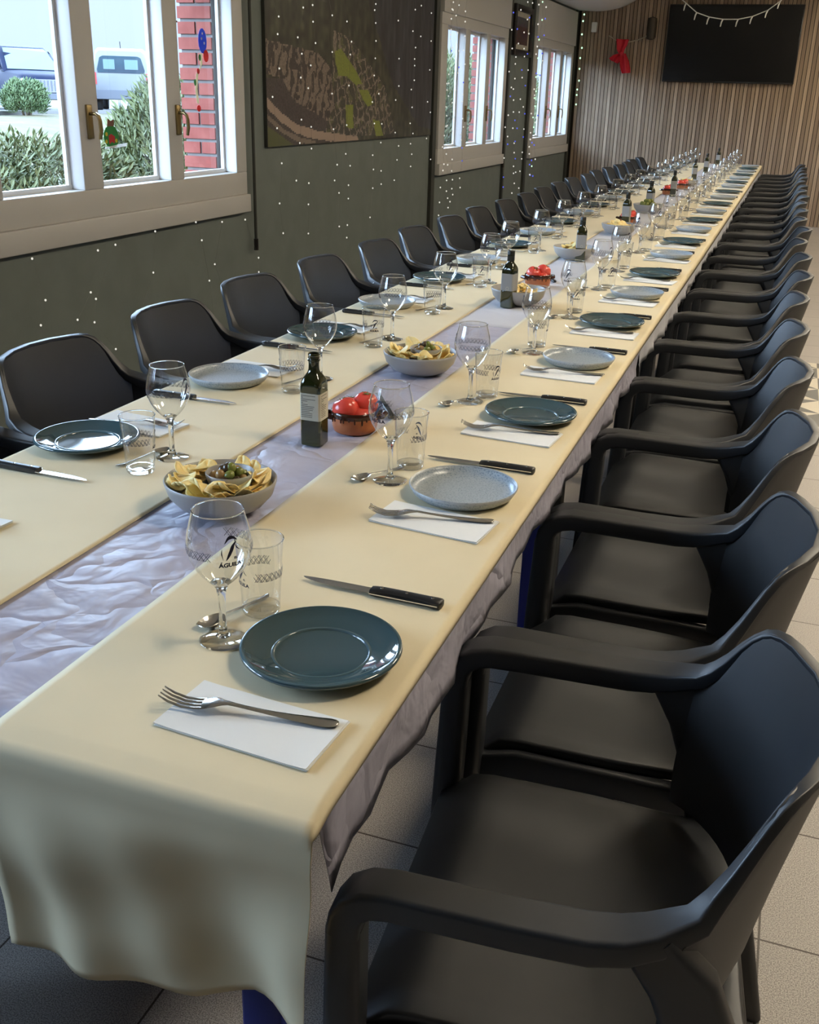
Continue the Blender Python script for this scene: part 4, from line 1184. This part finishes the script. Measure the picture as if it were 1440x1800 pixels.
# tumbler
TB = [(.0270, .0095), (.0281, .03), (.0299, .06), (.0317, .087), (.0333, .1115)]
def tb_r(z): return interp(z, [(c, a) for a, c in TB])
tum = thing('tumbler', '', 'glass')
MB().lathe(TB, 40).build('wall', 'cup_glass', tum, ang=180)
MB().lathe([(r_+.0015, z_+.006) for r_, z_ in ((.0316, .1050), (.0325, .1055), (.0325, .1063), (.0318, .1068), (.0310, .1062), (.0310, .1055), (.0316, .1050))], 40).build('rim', 'clear_glass', tum, ang=180)
MB().lathe([(0, .0006), (.020, .0002), (.0256, .0012), (.0266, .0040), (.0270, .0098), (.0252, .0104), (.018, .0088), (0, .0080)], 40).build('base', 'cup_glass', tum, ang=180)
emblem_on(tb_r, .026, 0.0, .052).build('eagle_emblem', 'decal_ink', tum, smooth=False)
lattice_on(tb_r, -2.6, -0.75, .066, .013, 8).build('lattice_print', 'decal_grey', tum, smooth=False)
lattice_on(tb_r, 0.75, 2.7, .066, .013, 8).build('lattice_print', 'decal_grey', tum, smooth=False)

# ------------------------------------------------------------------ lay the places
protos = {'d': plate_d, 'l': plate_l}
first = {'d': True, 'l': True}; firsts = set()
def place(kind, proto, loc, rz, label, group):
    if kind not in firsts:
        firsts.add(kind); proto.location = loc; proto.rotation_euler = (0, 0, rz); tag(proto, label, proto.get('category') or CATS[kind], group); return proto
    return dup(proto, loc, rz, label, group)
CATS = {'napkin': 'napkin', 'fork': 'fork', 'spoon': 'spoon'}
def cam_facing(x, y): return atan2(-y, -x)
# measured offsets for the nearest places on the aisle side: (plate x), napkin dy, knife dy, glass (x,dy), tumbler (x,dy), spoon (x,dy)
NEAR_R = {0: dict(nap=(-.490, -.170, -.07), fork=(-.500, -.157, .155), knife=(-.486, .194, pi-.02), glass=(-.618, -.008), tum=(-.609, .083), spoon=(-.640, .062, 4.42), ge=.33, te=-1.0),
          1: dict(nap=(-.487, -.145, -.10), fork=(-.494, -.138, .235), knife=(-.494, .168, pi), glass=(-.629, .016), tum=(-.620, .105), spoon=(-.660, .035, 4.25), ge=-.66, te=2.6),
          2: dict(nap=(-.487, -.140, -.08), fork=(-.494, -.128, .19), knife=(-.49, .165, pi), glass=(-.645, .070), tum=(-.620, .13), spoon=(-.664, .05, 4.2), ge=-1.6, te=.75)}
for side, ylist in (('aisle', YS), ('window', YL)):
    for q, y in enumerate(ylist):
        R_ = side == 'aisle'
        j = lambda a: random.uniform(-a, a)
        px = -.479 if R_ else -1.252
        if R_ and q > 9: px = -.470
        kind = 'd' if q % 2 == 0 else 'l'
        if not R_: kind = 'd' if q % 2 == 1 else 'l'
        if not R_ and q == 1: px = -1.27
        sgn = 1 if R_ else -1
        at = 'the %s %s-side place from the near end' % (ORD[q], side)
        mp_ = NEAR_R.get(q) if R_ else None
        def spot(key, dx, dy, rot):
            """offsets are for the aisle side; the window side is turned half round"""
            if mp_ and key in mp_:
                v = mp_[key]; return (v[0], y+v[1], Z0), (v[2] if len(v) > 2 else 0)
            return (px + sgn*(dx + j(.012)), y + sgn*(dy + j(.014)), Z0), rot + (0 if R_ else pi) + j(.05)
        loc, rot = spot('plate', 0, 0, 0)
        place(kind, protos[kind], (px, y, Z0), random.uniform(0, 6), ('glossy dark teal plate at ' if kind == 'd' else 'pale speckled blue-grey plate at ') + at, 'plates on the %s side' % side)
        (lx, ly, lz), rot = spot('nap', -.008, -.145, -.08)
        place('napkin', napkin, (lx, ly, Z0), rot, 'white folded paper napkin under the fork at ' + at, 'napkins on the %s side' % side)
        (lx, ly, lz), rot = spot('fork', -.014, -.137, .20)
        place('fork', fork, (lx, ly, Z0+.0034), rot + pi, 'steel fork on its napkin at ' + at, 'forks on the %s side' % side)
        (lx, ly, lz), rot = spot('knife', -.012, .17, pi)
        place('knife', knife, (lx, ly, Z0), rot, 'serrated steak knife with black riveted handle at ' + at, 'knives on the %s side' % side)
        # window side: glass stands on the far (+y) side for the first places
        gdx, gdy = (-.150, .06)
        (lx, ly, lz), _ = spot('glass', gdx, gdy, 0)
        if not R_ and q < 6: lx, ly = [(-1.07, y+.0), (-1.071, y+.0), (-1.055, y+.12), (-1.051, y+.06), (-1.06, y+.05), (-1.06, y+.05)][q]
        ge = cam_facing(lx, ly) + (mp_['ge'] if mp_ else random.choice((-1.4, -.5, .4, .9, 2.2)))
        place('wine', wine, (lx, ly, Z0), ge, 'stemmed wine glass with eagle print at ' + at, 'wine glasses on the %s side' % side)
        gx, gy = lx, ly
        (lx, ly, lz), _ = spot('tum', -.142, .14, 0)
        if not R_:
            lx, ly = gx - .005, gy - .098 if q != 2 else gy - .10
            if q < 6: lx, ly = [(-1.08, y-.1), (-1.082, y-.094), (-1.065, y-.021), (-1.067, y-.053), (-1.066, y-.06), (-1.066, y-.06)][q]
        te = cam_facing(lx, ly) + (mp_['te'] if mp_ else random.choice((-1.6, .1, .3, 1.4, 2.4)))
        place('tum', tum, (lx, ly, Z0), te, 'small straight tumbler with printed band at ' + at, 'tumblers on the %s side' % side)
        if R_:
            (lx, ly, lz), rot = spot('spoon', -.185, .035, 4.3)
            if not mp_: lx, ly = gx-.035, gy + .01
        else:
            lx, ly, rot = gx - .036, gy - .035, 1.1 + j(.1)
            if q == 1: lx, ly, rot = gx-.045, gy-.03, 1.25
        place('spoon', spoon, (lx, ly, Z0), rot, 'small steel teaspoon beside the glasses at ' + at, 'teaspoons on the %s side' % side)

# ------------------------------------------------------------------ middle of the table
Zr = TZ + .0004      # on the satin between the runners
# oil bottle
def sq_ring(hs, z, e, n_=40):
    ring = []
    for q in range(n_):
        a = 2*pi*(q+.5)/n_; c_, s_ = cos(a), sin(a); k_ = (abs(c_)**e+abs(s_)**e)**(-1.0/e)
        ring.append((hs*k_*c_, hs*k_*s_, z))
    return ring
def make_bottle(label, front):
    b = thing('oil_bottle', label, 'bottle', (0, 0, 0), 0, 'olive oil bottles down the middle of the table')
    rr = [sq_ring(hs, z, e) for hs, z, e in ((.0195, 0, 7), (.0222, .002, 9), (.0225, .006, 10), (.0225, .124, 10), (.0222, .132, 8), (.0205, .140, 5), (.0165, .148, 3.2), (.0125, .154, 2.3), (.0112, .160, 2), (.0108, .170, 2), (.0112, .176, 2), (.0128, .177, 2), (.0128, .180, 2), (.0110, .181, 2), (.0110, .186, 2))]
    MB().rings(rr).build('body', 'bottle_green', b, ang=35)
    return b
bot = make_bottle('', True)
lb = MB(); rr = [sq_ring(.0230, z, 10) for z in (.056, .113)]
lb.rings([r_[24:] + r_[:1] if False else r_ for r_ in rr], True, False, False)
lo = lb.build('label', 'label_paper', bot, ang=35)
tx = MB(); rndt = random.Random(2)
for q in range(13):
    z = .108 - q*.0037; ln = rndt.uniform(.006, .015) if q not in (1, 4) else .002
    tx.box(-.019, -.019+ln*2.2, -.02335, -.0231, z-.0006, z+.0006)
    tx.box(.0231, .02335, -.016, -.016+ln*1.8, z-.0006, z+.0006)
tx.build('print', 'label_text', lo, smooth=False)
MB().lathe([(.0105, .178), (.0122, .179), (.0108, .1815), (.0122, .184), (.0108, .1865), (.0120, .189), (.0112, .192), (.008, .192)], 24).build('thread', 'bottle_green', bot)
bot.location = (-.853, 1.842, Zr); bot['label'] = 'open green oil bottle with cream label, nearest bottle on the table'
bot2 = make_bottle('', True)
lb = MB(); lb.rings([sq_ring(.0230, z, 10) for z in (.060, .118)], True, False, False); l2 = lb.build('label', 'label_grey', bot2, ang=35)
eb = MB(); eb.rings([[(.006*k_*cos(2*pi*q/20)+.004, -.0234, .068+.006*k_*sin(2*pi*q/20)) for q in range(20)] for k_ in (1, .75)], True, False, False); eb.build('seal', 'label_paper', l2, smooth=False)
MB().lathe([(.0125, .160), (.0128, .161), (.0128, .192), (.0118, .194), (0, .1945)], 24).build('cap', 'bottle_cap', bot2)
BY = [3.49, 4.72, 6.22, 7.25, 8.52, 10.48, 11.8, 13.42]
for q, y in enumerate(BY):
    lab = 'black-capped green oil bottle, %s bottle from the near end of the table' % ORD[q+1]
    if q == 0: bot2.location = (-.866, y, Zr); bot2['label'] = lab; bot2.rotation_euler = (0, 0, -.2)
    else: dup(bot2, (-.862+random.uniform(-.01, .015), y, Zr), random.uniform(-.3, .3), lab)

# snack bowls with crisps and a ramekin of olives
bowl = thing('snack_bowl', '', 'bowl', (0, 0, 0), 0, 'snack bowls down the middle of the table')
MB().lathe([(0, .0), (.048, 0), (.052, .002), (.074, .012), (.090, .030), (.0965, .050), (.0975, .0555), (.0960, .0568), (.0942, .0550), (.0870, .033), (.070, .0155), (.048, .0060), (0, .0055)], 64).build('bowl', 'bowl_grey', bowl, ang=80)
ram = MB().lathe([(0, 0), (.028, 0), (.034, .006), (.041, .022), (.0425, .032), (.0415, .0335), (.0402, .032), (.038, .020), (.030, .009), (0, .007)], 40).build('ramekin', ['bowl_grey'], ang=80)
def crisp_mesh(seed):
    rnd = random.Random(seed); R0 = rnd.uniform(.020, .025); k1, k2 = rnd.uniform(6, 16), rnd.uniform(-9, 3); P_ = []
    ph = rnd.uniform(0, 6)
    for i in range(7):
        row = []
        for jj in range(17):
            a = 2*pi*jj/16; r_ = R0*(1+.10*sin(2*a+ph)+.05*sin(5*a))*max(i/6, .02)
            x, y = r_*cos(a), r_*sin(a)*.86
            row.append((x, y, k1*x*x+k2*y*y+.0010*sin(x*420)*(seed % 2)))
        P_.append(row)
    mb = MB(); mb.shell(P_, .0012); return mb
crisps = []
for q in range(5):
    o = crisp_mesh(q+1).build('potato_crisp', 'crisp_yellow' if q % 3 else 'crisp_golden', ang=180); crisps.append(o)
crisp_used = [False]*5
def scatter_crisps(cx, cy, zb, n_, r0, r1, group, label, seed):
    rnd = random.Random(seed)
    for q in range(n_):
        a = q*2.39996 + rnd.uniform(-.25, .25); layer = q/n_
        r_ = lerp(r1, r0, layer**.8)*rnd.uniform(.95, 1.04)
        z = zb + .036 + .022*layer + rnd.uniform(0, .006)
        k_ = rnd.randrange(5); src = crisps[k_]
        if not crisp_used[k_]: o = src; crisp_used[k_] = True
        else: o = src.copy(); C.objects.link(o)
        o.location = (cx+r_*cos(a), cy+r_*sin(a), z)
        o.rotation_euler = (rnd.uniform(-.5, .5), rnd.uniform(-.65, .3) if r0 > .03 else rnd.uniform(-.7, .7), a + rnd.uniform(-.6, .6))
        tag(o, label, 'crisp', group)
olive_p = {}
for k_, mt in (('g', 'olive_green'), ('b', 'olive_brown'), ('k', 'olive_dark')):
    olive_p[k_] = [MB().ball((0, 0, 0), .0102, .0086, .0086, 16, 10).build('olive', mt), False]
BOWLS = [(-.852, 1.452, 40, 1), (-.848, 2.497, 38, 1), (-.850, 3.565, 22, 0), (-.888, 4.775, 18, 0), (-.850, 5.845, 18, 0), (-.86, 7.12, 0, 2), (-.86, 9.70, 12, 0)]
for q, (bx, by, nc, olv) in enumerate(BOWLS):
    lab = 'grey snack bowl of crisps, %s bowl from the near end of the table' % ORD[q]
    if olv == 2: lab = 'grey snack bowl heaped with green olives, sixth bowl from the near end'
    if q == 0: bowl.location = (bx, by, Zr); bowl['label'] = lab
    else: dup(bowl, (bx, by, Zr), random.uniform(0, 6), lab)
    nm = ORD[q]
    if olv == 1:
        lr = 'small grey ramekin of olives inside the %s snack bowl' % nm
        o = ram if q == 0 else ram.copy()
        if q: C.objects.link(o)
        o.location = (bx+.012, by+.012, Zr+.033); tag(o, lr, 'ramekin', 'olive ramekins')
        rnd = random.Random(q)
        for s_ in range(14):
            a = s_*2.4; r_ = (.027 if s_ < 7 else .019 if s_ < 12 else .004)*rnd.uniform(.8, 1.05); k_ = ('b', 'g', 'k', 'g', 'b', 'k', 'g')[s_ % 7]
            pr_ = olive_p[k_]
            if not pr_[1]: oo = pr_[0]; pr_[1] = True
            else: oo = pr_[0].copy(); C.objects.link(oo)
            oo.location = (bx+.012+r_*cos(a), by+.012+r_*sin(a), Zr+.033+(.022 if s_ < 7 else .031 if s_ < 12 else .040))
            oo.rotation_euler = (rnd.uniform(0, 3), rnd.uniform(0, 3), rnd.uniform(0, 3))
            cn = {'g': 'green', 'b': 'tan brown', 'k': 'dark'}[k_]
            tag(oo, '%s olive in the ramekin of the %s snack bowl' % (cn, nm), 'olive', '%s olives in the %s bowl' % (cn, nm))
    if olv == 2:
        rnd = random.Random(55)
        for s_ in range(26):
            a = s_*2.4; lay = 0 if s_ < 12 else 1 if s_ < 21 else 2; r_ = (.066, .042, .018)[lay]*rnd.uniform(.85, 1.05)
            oo = olive_p['g'][0].copy(); C.objects.link(oo); oo.scale = (1.5, 1.5, 1.5)
            oo.location = (bx+r_*cos(a), by+r_*sin(a), Zr+(.036, .058, .076)[lay]); oo.rotation_euler = (a, s_, 0)
            tag(oo, 'large green olive heaped in the sixth snack bowl', 'olive', 'green olives heaped in the sixth bowl')
    if nc:
        scatter_crisps(bx, by, Zr, nc, .061 if olv == 1 else .018, .070, 'crisps in the %s snack bowl' % nm, 'thin yellow potato crisp in the %s snack bowl from the near end' % nm, q+3)

# clay dishes of tomatoes
clay = thing('clay_dish', '', 'dish', (0, 0, 0), 0, 'clay dishes of tomatoes')
MB().lathe([(0, 0), (.042, 0), (.046, .003), (.049, .012), (.0515, .034), (.0505, .040)], 48).build('dish', 'terracotta', clay, ang=80)
MB().lathe([(.0513, .0335), (.0522, .040), (.0518, .047), (.0496, .0485), (.0475, .046), (.0465, .03), (.042, .010), (0, .0065)], 48).build('glaze', 'clay_glaze', clay, ang=80)
dr = MB()
for q in range(26):
    a = 2*pi*q/26+random.uniform(-.08, .08); l_ = random.uniform(.003, .011)
    dr.ball((.0512*cos(a), .0512*sin(a), .036-l_*.4), .0022, .0022, l_, 6, 5)
dr.build('glaze_drip', 'clay_glaze', clay)
for s_ in (1, -1):
    MB().tube([(-.018, s_*.047, .034), (-.014, s_*.060, .036), (0, s_*.066, .037), (.014, s_*.060, .036), (.018, s_*.047, .034)], [.006, .0065, .007, .0065, .006], 8).build('lug_handle', 'clay_glaze', clay)
tom = thing('tomato', '', 'tomato', (0, 0, 0), 0, 'tomatoes in the clay dishes')
MB().ball((0, 0, 0), .029, .028, .027, 24, 14, fn=lambda a, ph: 1+.035*sin(4*a)*max(0, sin(ph))-(.16*max(0, sin(ph)-.80)/.2)).build('flesh', 'tomato_skin', tom, ang=180)
st = MB()
for q in range(5):
    a = 2*pi*q/5; st.rings([[(.002*cos(a+1.5), .002*sin(a+1.5), .0235), (.002*cos(a-1.5), .002*sin(a-1.5), .0235), (.012*cos(a), .012*sin(a), .0262)], [(.002*cos(a+1.5), .002*sin(a+1.5), .0225), (.002*cos(a-1.5), .002*sin(a-1.5), .0225), (.012*cos(a), .012*sin(a), .0255)]])
st.build('stem', 'tomato_stem', tom)
tu = False
spk = thing('serving_knife', '', 'knife', (0, 0, 0), 0, 'serving knives by the tomatoes')
MB().sweep([(-.055, 0, 0), (-.05, 0, 0), (-.02, 0, .001), (.02, 0, 0), (.045, 0, 0)], [.010, .016, .014, .015, .014], [.006, .010, .010, .010, .008], .4).build('handle', 'handle_black', spk)
MB().box(.045, .15, -.006, .006, -.0006, .0006).build('blade', 'blade_steel', spk, smooth=False)
ksu = False
for q, (cx, cy_) in enumerate(((-.812, 1.962), (-.871, 3.965), (-.878, 6.36), (-.90, 8.68), (-.86, 9.35))):
    lab = 'terracotta dish of red tomatoes, %s tomato dish from the near end' % ORD[q]
    if q == 0: clay.location = (cx, cy_, Zr); clay['label'] = lab; clay.rotation_euler = (0, 0, -1.14)
    else: dup(clay, (cx, cy_, Zr), -1.14+random.uniform(-.3, .3), lab)
    for tx_, ty, tz, wn in ((-.014, -.019, .050, 'in front'), (.017, .019, .056, 'behind, turned to the aisle'), (-.022, .026, .040, 'at the window side'), (.017, -.006, .030, 'low in the middle')):
        lb_ = 'red tomato %s in the %s clay dish from the near end' % (wn, ORD[q])
        loc = (cx+tx_, cy_+ty, Zr+tz); rz = random.uniform(0, 6)
        if not tu: tom.location = loc; tom.rotation_euler = (.3, .4, rz); tom['label'] = lb_; tu = True
        else:
            d_ = dup(tom, loc, rz, lb_); d_.rotation_euler = (random.uniform(-.6, .3), random.uniform(-.3, .6), rz)
    if q < 2:
        lb_ = 'black-handled knife lying behind the %s clay dish of tomatoes' % ORD[q]
        if not ksu: spk.location = (cx+.020, cy_+.15, Zr+.006); spk.rotation_euler = (0, 0, 2.1); spk['label'] = lb_; ksu = True
        else: dup(spk, (cx+.020, cy_+.15, Zr+.006), 2.1, lb_)
